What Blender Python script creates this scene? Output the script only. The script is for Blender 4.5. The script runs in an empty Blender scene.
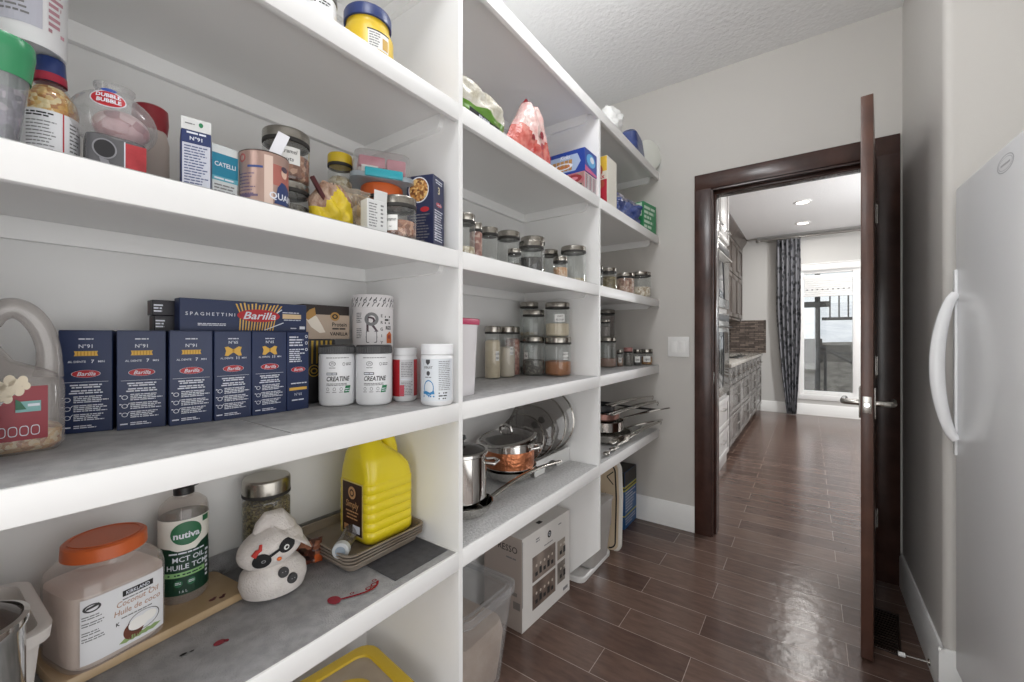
import bpy, bmesh, math, random
from mathutils import Vector, Matrix
PI = math.pi
random.seed(7)
SC = bpy.context.scene
COL = SC.collection

# ------------------------------------------------------------------ camera, world, lights, exposure
cam_d = bpy.data.cameras.new('camera'); cam = bpy.data.objects.new('camera', cam_d); COL.objects.link(cam)
cam.location = (0, 0, 1.171); cam.rotation_euler = (PI/2, 0, math.radians(35.51))
cam_d.sensor_width = 36; cam_d.lens = 415.65/1024*36; cam_d.shift_y = -4.48/1024
cam_d.clip_start = 0.02; SC.camera = cam
SC.view_settings.view_transform = 'Standard'; SC.view_settings.look = 'None'
SC.view_settings.gamma = 1; SC.view_settings.use_curve_mapping = False
SC.view_settings.exposure = -0.20
SC.cycles.max_bounces = 16; SC.cycles.diffuse_bounces = 10; SC.cycles.transparent_max_bounces = 24
W = bpy.data.worlds.new('overcast_sky'); SC.world = W; W.use_nodes = True
W.node_tree.nodes['Background'].inputs[0].default_value = (0.93, 0.96, 1, 1)
W.node_tree.nodes['Background'].inputs[1].default_value = 1.35
def area(name, loc, rot, sx, sy, power, col=(1, 0.98, 0.95), spread=180):
    d = bpy.data.lights.new(name, 'AREA'); d.shape = 'RECTANGLE'; d.size = sx; d.size_y = sy
    d.energy = power; d.color = col; d.spread = math.radians(spread)
    o = bpy.data.objects.new(name, d); COL.objects.link(o); o.location = loc; o.rotation_euler = rot
    return o
def lamp(name, loc, power, r=0.1, col=(1, 0.97, 0.93)):
    d = bpy.data.lights.new(name, 'AREA'); d.shape = 'DISK'; d.size = 2*r; d.energy = power; d.color = col
    o = bpy.data.objects.new(name, d); COL.objects.link(o); o.location = loc; return o
# pantry: two ceiling fixtures, one over the shelf front, one over the wide end behind the camera; two added fill areas, no real openings
def globe(name, loc, power, r=0.13, col=(0.975, 0.985, 1)):
    d = bpy.data.lights.new(name, 'POINT'); d.shadow_soft_size = r; d.energy = power; d.color = col
    o = bpy.data.objects.new(name, d); COL.objects.link(o); o.location = loc; return o
globe('pantry_ceiling_lamp_far', (-0.45, 1.30, 2.52), 11)
globe('pantry_ceiling_lamp_near', (-0.40, 0.25, 2.50), 12)
area('rear_fill_light', (-0.35, -1.05, 1.10), (PI/2, 0, math.radians(-33)), 1.3, 2.0, 24, (0.975, 0.985, 1))  # added fill from behind the camera, no doorway is there
area('side_fill_light', (1.20, -0.10, 0.85), (PI/2, 0, PI/2), 2.3, 1.6, 23, (0.975, 0.985, 1))  # added fill from the right, that wall has no window
# kitchen: downlights, an added fill lamp and an unseen side light on its right
for lx, ly in ((0.2, 4.2), (-0.06, 5.86), (-0.06, 6.95), (1.8, 4.6), (1.8, 6.6)):
    lamp('kitchen_downlight', (lx, ly, 2.70), 9, 0.07)
globe('kitchen_fill_lamp', (1.4, 5.2, 1.60), 120, 0.15)  # added point fill to lift the ceiling, no pendant hangs here
area('kitchen_side_light', (2.9, 5.2, 1.4), (PI/2, 0, PI/2), 3.6, 2.2, 25, (0.97, 0.99, 1))  # unseen side light, the right wall has no window

# ------------------------------------------------------------------ helpers
def lin(h):
    h = h.lstrip('#'); c = [int(h[i:i+2], 16)/255 for i in (0, 2, 4)]
    return tuple((x/12.92 if x <= 0.04045 else ((x+0.055)/1.055)**2.4) for x in c)+(1,)
MC = {}
def M(name, hx, rough=0.5, metal=0.0, bump=None, vary=None, coat=0.0, spec=0.5):
    """principled material; vary=(scale, hex2) mottles the colour, bump=(scale, strength)"""
    if name in MC: return MC[name]
    m = bpy.data.materials.new(name); m.use_nodes = True; nt = m.node_tree; p = nt.nodes['Principled BSDF']
    p.inputs['Base Color'].default_value = lin(hx); p.inputs['Roughness'].default_value = rough
    p.inputs['Metallic'].default_value = metal; p.inputs['Coat Weight'].default_value = coat
    p.inputs['Specular IOR Level'].default_value = spec
    if vary or bump:
        tc = nt.nodes.new('ShaderNodeTexCoord')
    if vary:
        n = nt.nodes.new('ShaderNodeTexNoise'); n.inputs['Scale'].default_value = vary[0]; n.inputs['Detail'].default_value = 4
        r = nt.nodes.new('ShaderNodeValToRGB'); r.color_ramp.elements[0].color = lin(hx); r.color_ramp.elements[1].color = lin(vary[1])
        r.color_ramp.elements[0].position = 0.35; r.color_ramp.elements[1].position = 0.65
        nt.links.new(tc.outputs['Object'], n.inputs['Vector']); nt.links.new(n.outputs['Fac'], r.inputs[0]); nt.links.new(r.outputs[0], p.inputs['Base Color'])
    if bump:
        n2 = nt.nodes.new('ShaderNodeTexNoise'); n2.inputs['Scale'].default_value = bump[0]; n2.inputs['Detail'].default_value = 3
        b = nt.nodes.new('ShaderNodeBump'); b.inputs['Strength'].default_value = bump[1]; b.inputs['Distance'].default_value = 0.01
        nt.links.new(tc.outputs['Object'], n2.inputs['Vector']); nt.links.new(n2.outputs['Fac'], b.inputs['Height']); nt.links.new(b.outputs[0], p.inputs['Normal'])
    MC[name] = m; return m
def CELLS(name, hexes, scale, rough=0.5, stretch=(1, 1, 1), bump=0.6):
    """grains, kernels, leaves: voronoi cells in several colours"""
    if name in MC: return MC[name]
    m = bpy.data.materials.new(name); m.use_nodes = True; nt = m.node_tree; p = nt.nodes['Principled BSDF']
    p.inputs['Roughness'].default_value = rough
    tc = nt.nodes.new('ShaderNodeTexCoord'); mp = nt.nodes.new('ShaderNodeMapping'); mp.inputs['Scale'].default_value = stretch
    v = nt.nodes.new('ShaderNodeTexVoronoi'); v.inputs['Scale'].default_value = scale
    sp = nt.nodes.new('ShaderNodeSeparateColor'); r = nt.nodes.new('ShaderNodeValToRGB'); r.color_ramp.interpolation = 'CONSTANT'
    e = r.color_ramp.elements; e[0].color = lin(hexes[0])
    e[1].position = 1/len(hexes); e[1].color = lin(hexes[1])
    for i in range(2, len(hexes)):
        q = e.new(i/len(hexes)); q.color = lin(hexes[i])
    b = nt.nodes.new('ShaderNodeBump'); b.inputs['Strength'].default_value = bump; b.inputs['Distance'].default_value = 0.004; b.invert = True
    L = nt.links.new
    L(tc.outputs['Object'], mp.inputs[0]); L(mp.outputs[0], v.inputs['Vector']); L(v.outputs['Color'], sp.inputs[0]); L(sp.outputs[0], r.inputs[0])
    L(r.outputs[0], p.inputs['Base Color']); L(v.outputs['Distance'], b.inputs['Height']); L(b.outputs[0], p.inputs['Normal'])
    MC[name] = m; return m
def CLEAR(name, hx, body=0.12, rough=0.04, shine=0.35):
    """thin-walled clear glass or plastic: see-through, shiny at glancing angles, a little body colour"""
    if name in MC: return MC[name]
    m = bpy.data.materials.new(name); m.use_nodes = True; nt = m.node_tree
    for n in list(nt.nodes):
        if n.type != 'OUTPUT_MATERIAL': nt.nodes.remove(n)
    out = [n for n in nt.nodes if n.type == 'OUTPUT_MATERIAL'][0]
    t = nt.nodes.new('ShaderNodeBsdfTransparent'); t.inputs[0].default_value = tuple(0.6+0.4*c for c in lin(hx)[:3])+(1,)
    d = nt.nodes.new('ShaderNodeBsdfDiffuse'); d.inputs[0].default_value = lin(hx)
    g = nt.nodes.new('ShaderNodeBsdfGlossy'); g.inputs['Roughness'].default_value = rough; g.inputs[0].default_value = (1, 1, 1, 1)
    a = nt.nodes.new('ShaderNodeMixShader'); a.inputs[0].default_value = body
    lw = nt.nodes.new('ShaderNodeLayerWeight'); lw.inputs[0].default_value = 0.5
    pw = nt.nodes.new('ShaderNodeMath'); pw.operation = 'POWER'; pw.inputs[1].default_value = 3.0
    mu = nt.nodes.new('ShaderNodeMath'); mu.operation = 'MULTIPLY_ADD'; mu.inputs[1].default_value = shine; mu.inputs[2].default_value = 0.05
    b = nt.nodes.new('ShaderNodeMixShader'); L = nt.links.new
    L(t.outputs[0], a.inputs[1]); L(d.outputs[0], a.inputs[2]); L(lw.outputs['Facing'], pw.inputs[0]); L(pw.outputs[0], mu.inputs[0])
    L(mu.outputs[0], b.inputs[0]); L(a.outputs[0], b.inputs[1]); L(g.outputs[0], b.inputs[2]); L(b.outputs[0], out.inputs[0])
    MC[name] = m; return m
def GLOW(name, hx, s):
    if name in MC: return MC[name]
    m = bpy.data.materials.new(name); m.use_nodes = True; p = m.node_tree.nodes['Principled BSDF']
    p.inputs['Emission Color'].default_value = lin(hx); p.inputs['Emission Strength'].default_value = s
    MC[name] = m; return m

TXT = {}
def text_geo(s, shear=0.0, bold=0.0):
    k = (s, shear, bold)
    if k in TXT: return TXT[k]
    c = bpy.data.curves.new('t', 'FONT'); c.body = s; c.size = 1; c.resolution_u = 2; c.shear = shear; c.offset = bold; c.align_x = 'CENTER'
    o = bpy.data.objects.new('t', c); me = bpy.data.meshes.new_from_object(o)
    r = ([v.co.copy() for v in me.vertices], [list(p.vertices) for p in me.polygons])
    bpy.data.objects.remove(o); bpy.data.curves.remove(c); bpy.data.meshes.remove(me)
    TXT[k] = r; return r

class B:
    """collects shapes and builds them as ONE mesh object"""
    def __init__(s): s.bm = bmesh.new(); s.mats = []
    def mi(s, m):
        if m not in s.mats: s.mats.append(m)
        return s.mats.index(m)
    def face(s, vs, m):
        try:
            f = s.bm.faces.new(vs); f.material_index = s.mi(m); f.smooth = True; return f
        except ValueError: return None
    def V(s, p): return s.bm.verts.new(p)
    def box(s, x0, x1, y0, y1, z0, z1, m, bev=0.0, seg=2, rot=None, pivot=None):
        r = bmesh.ops.create_cube(s.bm, size=1)
        vs = r['verts']; i = s.mi(m)
        for v in vs: v.co = Vector(((x0+x1)/2+v.co.x*(x1-x0), (y0+y1)/2+v.co.y*(y1-y0), (z0+z1)/2+v.co.z*(z1-z0)))
        fs = list({f for v in vs for f in v.link_faces})
        for f in fs: f.material_index = i; f.smooth = True
        if bev > 0:
            es = list({e for f in fs for e in f.edges})
            q = bmesh.ops.bevel(s.bm, geom=es, offset=bev, segments=seg, profile=0.5, affect='EDGES', clamp_overlap=True)
            for f in q['faces']: f.material_index = i; f.smooth = True
            vs = list({v for f in q['faces'] for v in f.verts} | {v for v in vs if v.is_valid})
        if rot is not None:
            pv = Vector(pivot or ((x0+x1)/2, (y0+y1)/2, (z0+z1)/2))
            for v in vs: v.co = pv+rot @ (v.co-pv)
        return s
    def lathe(s, prof, m, n=28, c=(0, 0, 0), sx=1.0, sy=1.0, axis='Z', a0=0, a1=2*PI):
        rings = []; full = abs(a1-a0-2*PI) < 1e-6
        def P(r, z, a):
            x, y = r*math.cos(a)*sx, r*math.sin(a)*sy
            if axis == 'Z': q = (x, y, z)
            elif axis == 'X': q = (z, x, y)
            else: q = (y, z, x)
            return (q[0]+c[0], q[1]+c[1], q[2]+c[2])
        for r, z in prof:
            if r < 1e-6: rings.append([s.V(P(0, z, 0))])
            else: rings.append([s.V(P(r, z, a0+(a1-a0)*k/(n if full else n-1))) for k in range(n)])
        kk = n if full else n-1
        for A, C in zip(rings, rings[1:]):
            for k in range(kk):
                a, b = A[k % len(A)], A[(k+1) % len(A)]; d, e = C[k % len(C)], C[(k+1) % len(C)]
                if len(A) == 1 and len(C) == 1: continue
                if len(A) == 1: s.face([a, e, d], m)
                elif len(C) == 1: s.face([a, b, d], m)
                else: s.face([a, b, e, d], m)
        return s
    def loft(s, rings, m, cap0=True, cap1=True, closed=True):
        R = [[s.V(p) for p in r] for r in rings]; n = len(R[0])
        for A, C in zip(R, R[1:]):
            for k in range(n if closed else n-1):
                s.face([A[k], A[(k+1) % n], C[(k+1) % n], C[k]], m)
        if cap0: s.face(R[0][::-1], m)
        if cap1: s.face(R[-1], m)
        return s
    def stube(s, pts, r, m, n=12, flat=1.0, k=5):
        rr = r if isinstance(r, (list, tuple)) else [r]*len(pts); Q = []
        for i in range(len(rr)-1): Q += [rr[i]+(rr[i+1]-rr[i])*t/k for t in range(k)]
        return s.tube(sp(pts, k), Q+[rr[-1]], m, n, False, flat)
    def tube(s, pts, r, m, n=8, closed=False, flat=1.0):
        pts = [Vector(p) for p in pts]; rr = r if isinstance(r, (list, tuple)) else [r]*len(pts); rings = []; N = len(pts); pu = None
        for i, p in enumerate(pts):
            t = (pts[(i+1) % N]-pts[i-1]) if closed else (pts[min(i+1, N-1)]-pts[max(i-1, 0)])
            t.normalize()
            u = pu-t*pu.dot(t) if pu is not None else None
            if u is None or u.length < 1e-4:
                u = t.cross(Vector((0, 0, 1)))
                if u.length < 1e-3: u = t.cross(Vector((1, 0, 0)))
            u.normalize(); w = t.cross(u); pu = u
            rings.append([p+u*math.cos(2*PI*k/n)*rr[i]+w*math.sin(2*PI*k/n)*rr[i]*flat for k in range(n)])
        if closed: rings.append(rings[0])
        s.loft(rings, m, not closed, not closed); return s
    def ell(s, c, rx, ry, rz, m, n=22, k=14, rot=None):
        c = Vector(c); R = []
        for i in range(1, k):
            t = PI*i/k; R.append([Vector((rx*math.sin(t)*math.cos(2*PI*j/n), ry*math.sin(t)*math.sin(2*PI*j/n), -rz*math.cos(t))) for j in range(n)])
        T = (lambda p: c+rot @ p) if rot is not None else (lambda p: c+p)
        R = [[s.V(T(p)) for p in r] for r in R]; a = s.V(T(Vector((0, 0, -rz)))); b = s.V(T(Vector((0, 0, rz))))
        for A, C in zip(R, R[1:]):
            for j in range(n): s.face([A[j], A[(j+1) % n], C[(j+1) % n], C[j]], m)
        for j in range(n):
            s.face([a, R[0][(j+1) % n], R[0][j]], m); s.face([b, R[-1][j], R[-1][(j+1) % n]], m)
        return s
    def prism(s, poly, f, t, m):
        """polygon of (a, b) pushed from depth 0 to t through f(a, b, depth)"""
        A = [s.V(f(a, b, 0)) for a, b in poly]; C = [s.V(f(a, b, t)) for a, b in poly]; n = len(poly)
        s.face(A[::-1], m); s.face(C, m)
        for k in range(n): s.face([A[k], A[(k+1) % n], C[(k+1) % n], C[k]], m)
        return s
    # flat graphics printed on a surface; g maps (x, z, layer) to a point
    def grect(s, g, x0, x1, z0, z1, m, k=1, nx=1):
        for i in range(nx):
            a = x0+(x1-x0)*i/nx; b = x0+(x1-x0)*(i+1)/nx
            s.face([s.V(g(a, z0, k)), s.V(g(b, z0, k)), s.V(g(b, z1, k)), s.V(g(a, z1, k))], m)
        return s
    def gpoly(s, g, pts, m, k=1):
        xs = [p[0] for p in pts]; zs = [p[1] for p in pts]; x0, x1 = min(xs), max(xs); zc_ = (min(zs)+max(zs))/2
        dev = (g((x0+x1)/2, zc_, 0)-(g(x0, zc_, 0)+g(x1, zc_, 0))/2).length
        if dev < 1.5e-4:
            s.face([s.V(g(x, z, k)) for x, z in pts], m); return s
        t = bmesh.new(); t.faces.new([t.verts.new((x, z, 0)) for x, z in pts]); n = min(16, int((x1-x0)/0.004)+2)
        for c in range(1, n):
            bmesh.ops.bisect_plane(t, geom=t.verts[:]+t.edges[:]+t.faces[:], plane_co=(x0+(x1-x0)*c/n, 0, 0), plane_no=(1, 0, 0))
        z0, z1 = min(zs), max(zs); w = g((x0+x1)/2, zc_, 0)
        if (w-(g((x0+x1)/2, z0, 0)+g((x0+x1)/2, z1, 0))/2).length > 1.5e-4:
            for c in range(1, 8): bmesh.ops.bisect_plane(t, geom=t.verts[:]+t.edges[:]+t.faces[:], plane_co=(0, z0+(z1-z0)*c/8, 0), plane_no=(0, 1, 0))
        mp = {v: s.V(g(v.co.x, v.co.y, k)) for v in t.verts}
        for f in t.faces: s.face([mp[v] for v in f.verts], m)
        t.free(); return s
    def gell(s, g, cx, cz, rx, rz, m, k=1, n=20, ri=0.0):
        P = [(math.cos(2*PI*i/n), math.sin(2*PI*i/n)) for i in range(n)]
        if ri:
            A = [s.V(g(cx+rx*a, cz+rz*b, k)) for a, b in P]; C = [s.V(g(cx+rx*ri*a, cz+rz*ri*b, k)) for a, b in P]
            for i in range(n): s.face([A[i], A[(i+1) % n], C[(i+1) % n], C[i]], m)
        else: s.gpoly(g, [(cx+rx*a, cz+rz*b) for a, b in P], m, k)
        return s
    def gtxt(s, g, t, x, z, size, m, k=2, shear=0.0, bold=0.0, sx=1.0, rot=0.0):
        vs, fs = text_geo(t, shear, bold); ca, sa = math.cos(rot), math.sin(rot)
        Q = []
        for v in vs:
            a, b = v.x*size*sx, (v.y-0.34)*size
            Q.append(s.V(g(x+a*ca-b*sa, z+a*sa+b*ca, k)))
        for f in fs: s.face([Q[i] for i in f], m)
        return s
    def glines(s, g, x0, x1, z1, n, step, h, m, k=1, ragged=0.25, center=False, seed=1, nx=1):
        rr = random.Random(seed)
        for i in range(n):
            w = (x1-x0)*(1-ragged*rr.random()); z = z1-i*step
            a = (x0+x1-w)/2 if center else x0
            # break each line into word-like dashes
            p = a
            while p < a+w-1e-5:
                q = min(p+h*(1.5+4*rr.random()), a+w); s.grect(g, p, q, z-h, z, m, k, nx); p = q+h*0.55
        return s
    def build(s, name, parent=None, smooth_angle=38, recalc=True, loc=None):
        bm = s.bm
        if recalc: bmesh.ops.recalc_face_normals(bm, faces=bm.faces)
        ca = math.radians(smooth_angle)
        for e in bm.edges:
            if len(e.link_faces) == 2:
                try:
                    if e.calc_face_angle() > ca: e.smooth = False
                except ValueError: pass
        me = bpy.data.meshes.new(name); bm.to_mesh(me); bm.free()
        for m in s.mats: me.materials.append(m)
        o = bpy.data.objects.new(name, me); COL.objects.link(o)
        if parent: o.parent = parent
        if loc: o.location = loc
        return o
def sp(pts, n=5):
    """smooth a path (Catmull-Rom)"""
    P = [Vector(p) for p in pts]; P = [P[0]*2-P[1]]+P+[P[-1]*2-P[-2]]; o = []
    for i in range(1, len(P)-2):
        a, b, c, d = P[i-1:i+3]
        for k in range(n):
            t = k/n; o.append(0.5*((2*b)+(c-a)*t+(2*a-5*b+4*c-d)*t*t+(3*b-a-3*c+d)*t**3))
    return o+[P[-2]]
def rrect(w, d, r, n=4, cx=0, cy=0):
    r = min(r, w/2-1e-4, d/2-1e-4); P = []
    for sx, sy, a in ((1, 1, 0), (-1, 1, PI/2), (-1, -1, PI), (1, -1, 1.5*PI)):
        for k in range(n+1):
            t = a+PI/2*k/n; P.append((cx+sx*(w/2-r)+r*math.cos(t), cy+sy*(d/2-r)+r*math.sin(t)))
    return P
def ring(w, d, r, z, n=4, cx=0, cy=0): return [Vector((x, y, z)) for x, y in rrect(w, d, r, n, cx, cy)]
def F(y, s=-1, e=0.0004): return lambda x, z, k: Vector((x, y+s*e*k, z))            # printed on a face that looks to -Y
def FX(x0, e=0.0004): return lambda y, z, k: Vector((x0+e*k, y, z))                    # on a face that looks to +X (right side)
def FL(x0, e=0.0004): return lambda y, z, k: Vector((x0-e*k, -y, z))                   # on a face that looks to -X (left side)
def CY(R, a0=-PI/2, e=0.0004, c=(0, 0), rz=None):
    def g(x, z, k):
        r = rz(z) if rz else R
        a = a0+x/R; return Vector((c[0]+(r+e*k)*math.cos(a), c[1]+(r+e*k)*math.sin(a), z))
    return g
def tag(o, label, cat, group=None, kind=None):
    o['label'] = label; o['category'] = cat
    if group: o['group'] = group
    if kind: o['kind'] = kind
    return o
def thing(name, label, cat, loc, rz=0.0, group=None, kind=None):
    o = bpy.data.objects.new(name, None); COL.objects.link(o); o.empty_display_size = 0.05
    o.location = loc; o.rotation_euler = (0, 0, math.radians(rz)); return tag(o, label, cat, group, kind)
def put(o, loc, rz=0.0):
    o.location = loc; o.rotation_euler = (0, 0, math.radians(rz)); return o
def struct(b, name, **k):
    o = b.build(name, **k); o['kind'] = 'structure'; return o
def clone(o, loc, rz, label=None, group=None):
    c = o.copy(); COL.objects.link(c); c.location = loc; c.rotation_euler = (0, 0, math.radians(rz))
    if label: c['label'] = label
    if group: c['group'] = group
    for ch in o.children:
        d = ch.copy(); COL.objects.link(d); d.parent = c
        for g in ch.children:
            e = g.copy(); COL.objects.link(e); e.parent = d
    return c
def camrz(x, y, off=0): return math.degrees(math.atan2(-y, -x))+90+off                 # turns a thing's front to the aisle's near end

# ------------------------------------------------------------------ materials shared by many things
WHITE = M('white_shelf_paint', 'EDEDEC', 0.42)
TRIMW = M('white_trim_paint', 'EAEAE8', 0.35)
WALL = M('greige_wall_paint', 'C9C6C1', 0.55, bump=(260, 0.05))
DARKW = M('dark_stained_wood', '3A2722', 0.22, vary=(9, '4A322B'))
STEEL = M('brushed_steel', 'B9B6B0', 0.24, 1.0)
CHROME = M('polished_steel', 'D2D0CC', 0.09, 1.0)
LIDST = M('jar_lid_steel', 'A9A59D', 0.26, 1.0)
GLASS = CLEAR('clear_glass', 'E6EAE8', 0.06, 0.03, 0.55)
PLAST = CLEAR('clear_plastic', 'DDDDDD', 0.20, 0.12, 0.4)
FROST = CLEAR('frosted_plastic', 'D6D4D2', 0.48, 0.25, 0.3)
PAPER = M('white_paper', 'EDEDEA', 0.6)
INK = M('black_ink', '1B1B1D', 0.6)
GINK = M('grey_ink', '7D7D7F', 0.6)
NAVY = M('navy_carton', '1F2E54', 0.42)
WPR = M('white_print', 'DDE1EA', 0.5)
RED = M('red_print', 'B5202B', 0.45)
GOLD = M('pasta_yellow', 'DDB04E', 0.55)
BLACK = M('black_plastic', '1B1B1C', 0.4)
DGREY = M('dark_grey_plastic', '3B3B3D', 0.4)

# ------------------------------------------------------------------ the setting
def floor_mat():
    m = bpy.data.materials.new('plank_floor'); m.use_nodes = True; nt = m.node_tree; p = nt.nodes['Principled BSDF']; L = nt.links.new
    tc = nt.nodes.new('ShaderNodeTexCoord')
    mp = nt.nodes.new('ShaderNodeMapping'); mp.inputs['Location'].default_value = (0.35, 0.065, 0)
    br = nt.nodes.new('ShaderNodeTexBrick'); br.offset = 0.37; br.offset_frequency = 2; br.squash = 1
    br.inputs['Scale'].default_value = 1; br.inputs['Brick Width'].default_value = 0.74; br.inputs['Row Height'].default_value = 0.14
    br.inputs['Mortar Size'].default_value = 0.0014; br.inputs['Mortar Smooth'].default_value = 0.3; br.inputs['Bias'].default_value = -0.1
    br.inputs['Color1'].default_value = lin('6A564D'); br.inputs['Color2'].default_value = lin('523F38'); br.inputs['Mortar'].default_value = lin('A3948B')  # pale seam colour paints in the highlight on the board bevels
    mp2 = nt.nodes.new('ShaderNodeMapping'); mp2.inputs['Scale'].default_value = (3, 14, 1)
    n = nt.nodes.new('ShaderNodeTexNoise'); n.inputs['Scale'].default_value = 3.0; n.inputs['Detail'].default_value = 8; n.inputs['Roughness'].default_value = 0.65
    r = nt.nodes.new('ShaderNodeValToRGB'); r.color_ramp.elements[0].color = (0.72, 0.72, 0.72, 1); r.color_ramp.elements[1].color = (1.22, 1.2, 1.18, 1)
    r.color_ramp.elements[0].position = 0.3; r.color_ramp.elements[1].position = 0.72
    mx = nt.nodes.new('ShaderNodeMixRGB'); mx.blend_type = 'MULTIPLY'; mx.inputs[0].default_value = 1
    L(tc.outputs['Object'], mp.inputs[0]); L(mp.outputs[0], br.inputs[0]); L(tc.outputs['Object'], mp2.inputs[0]); L(mp2.outputs[0], n.inputs['Vector'])
    L(n.outputs['Fac'], r.inputs[0]); L(br.outputs['Color'], mx.inputs[1]); L(r.outputs[0], mx.inputs[2]); L(mx.outputs[0], p.inputs['Base Color'])
    rr = nt.nodes.new('ShaderNodeMapRange'); rr.inputs[3].default_value = 0.14; rr.inputs[4].default_value = 0.27
    L(n.outputs['Fac'], rr.inputs[0]); L(rr.outputs[0], p.inputs['Roughness'])
    b = nt.nodes.new('ShaderNodeBump'); b.inputs['Strength'].default_value = 0.12; b.inputs['Distance'].default_value = 0.01
    n3 = nt.nodes.new('ShaderNodeTexNoise'); n3.inputs['Scale'].default_value = 22; n3.inputs['Detail'].default_value = 2
    L(tc.outputs['Object'], n3.inputs['Vector']); L(n3.outputs['Fac'], b.inputs['Height']); L(b.outputs[0], p.inputs['Normal'])
    return m
FLOOR = floor_mat()
b = B(); b.box(-1.35, 3.1, -1.6, 7.8, -0.06, 0, FLOOR); struct(b, 'floor')
CEIL = M('textured_ceiling', 'EFEFEF', 0.8, bump=(50, 0.45))
b = B(); b.box(-1.35, 3.1, -1.6, 7.8, 2.726, 2.80, CEIL); struct(b, 'ceiling')
BACKW = M('pale_back_wall', 'E2E2E1', 0.5)
b = B(); b.box(-1.30, -1.172, -1.6, 2.662, 0, 2.726, BACKW); struct(b, 'wall_left')
# wall with the doorway (opening X -0.470 .. 0.262, height 2.045)
OX0, OX1, OZ = -0.470, 0.268, 2.043
b = B(); b.box(-1.30, OX0, 2.662, 2.78, 0, 2.726, WALL); b.box(OX1, 3.1, 2.662, 2.78, 0, 2.726, WALL); b.box(OX0, OX1, 2.662, 2.78, OZ, 2.726, WALL)
struct(b, 'wall_end')
# right wall with its rounded outer corner, then the freezer's recess
pts = [(0.36, 2.662)]+[(0.385-0.025*math.cos(t), 1.955-0.025*math.sin(t)) for t in [PI/2*k/8 for k in range(9)]]+[(1.25, 1.93), (1.25, 2.662)]
b = B(); b.prism(pts, lambda x, y, d: Vector((x, y, d)), 2.726, WALL); struct(b, 'wall_right')
b = B(); b.box(1.25, 1.35, -1.6, 2.662, 0, 2.726, WALL); struct(b, 'wall_recess')
b = B(); b.box(-1.35, 1.35, -1.6, -1.5, 0, 2.726, WALL); struct(b, 'wall_rear')
# baseboards
BBH, BBT = 0.152, 0.014
def bboard(b, path, h=BBH, t=BBT):
    for (x0, y0), (x1, y1) in zip(path, path[1:]):
        v = Vector((x1-x0, y1-y0, 0)); L = v.length; v.normalize(); n = Vector((v.y, -v.x, 0)); o = Vector((x0, y0, 0))
        pr = [(0, 0), (t, 0), (t, h-0.012), (t*0.45, h), (0, h)]
        b.prism(pr, lambda a, z, d: o+n*a+v*d+Vector((0, 0, z)), L, TRIMW)
b = B(); bboard(b, [(-1.172, 2.662), (-0.553, 2.662)]); struct(b, 'baseboard_end')
b = B(); bboard(b, [(0.36, 2.64), (0.36, 1.93-BBT)]); bboard(b, [(0.36-BBT, 1.93), (1.25, 1.93)]); struct(b, 'baseboard_right')
# door casing and jamb
CW = 0.083
b = B()
for x0, x1 in ((OX0-CW, OX0+0.008), (OX1-0.008, OX1+CW)): b.box(x0, x1, 2.644, 2.662, 0, OZ+CW, DARKW, 0.003)
b.box(OX0-CW+0.001, OX1+CW-0.001, 2.6435, 2.6615, OZ-0.008, OZ+CW, DARKW, 0.003)
for x0, x1 in ((OX0, OX0+0.016), (OX1-0.016, OX1)): b.box(x0, x1, 2.655, 2.785, 0, OZ, DARKW)
b.box(OX0, OX1, 2.655, 2.785, OZ-0.016, OZ, DARKW)
for x0, x1 in ((OX0+0.015, OX0+0.028), (OX1-0.028, OX1-0.015)): b.box(x0, x1, 2.70, 2.785, 0, OZ-0.015, DARKW, 0.002)
b.box(OX0+0.015, OX1-0.015, 2.70, 2.785, OZ-0.030, OZ-0.015, DARKW, 0.002)
for x0, x1 in ((OX0-CW, OX0+0.008), (OX1-0.008, OX1+CW)): b.box(x0, x1, 2.78, 2.797, 0, OZ+CW, DARKW, 0.003)
b.box(OX0-CW, OX1+CW, 2.781, 2.796, OZ-0.008, OZ+CW, DARKW, 0.003)
o = struct(b, 'trim_1')
b = B(); b.box(OX0+0.0161, OX0+0.018, 2.668, 2.694, 0.89, 0.96, STEEL, 0.001); b.build('strike_plate', o)

# the open door leaf, hinged on the right jamb
hx, hy = 0.246, 2.652
ang = math.degrees(math.atan2(1.958-hy, 0.171-hx))
d = thing('door_1', 'dark brown wooden door standing open into the pantry, seen on its edge', 'door', (hx, hy, 0), ang, kind='structure')
LEN = 0.698
b = B(); b.box(0, LEN, -0.0175, 0.0175, 0.010, 2.040, M('dark_door_wood', '4A322A', 0.3, vary=(7, '5E4034')), 0.002)
for s in (-1, 1):
    b.box(0.12, LEN-0.12, s*0.0176, s*0.0180, 0.15, 0.16, INK)
b.build('door_leaf', d)
for s in (-1, 1):
    b = B(); b.box(LEN-0.085, LEN-0.035, min(s*0.0176, s*0.024), max(s*0.0176, s*0.024), 0.870, 0.985, STEEL, 0.003)
    y0 = s*0.024
    b.tube([(LEN-0.06, y0, 0.925), (LEN-0.06, s*0.062, 0.925), (LEN-0.066, s*0.070, 0.925), (LEN-0.085, s*0.072, 0.925), (LEN-0.175, s*0.072, 0.925)], [0.011, 0.011, 0.0105, 0.010, 0.0095], STEEL, 12)
    b.build('lever_handle', d)
b = B(); b.box(LEN, LEN+0.0015, -0.0125, 0.0125, 0.895, 0.955, STEEL, 0.0005); b.lathe([(0, 0.004), (0.009, 0.004), (0.0105, 0.0005)], CHROME, 18, (LEN+0.0015, 0, 0.925), axis='X')
b.build('latch_plate', d)
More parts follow.
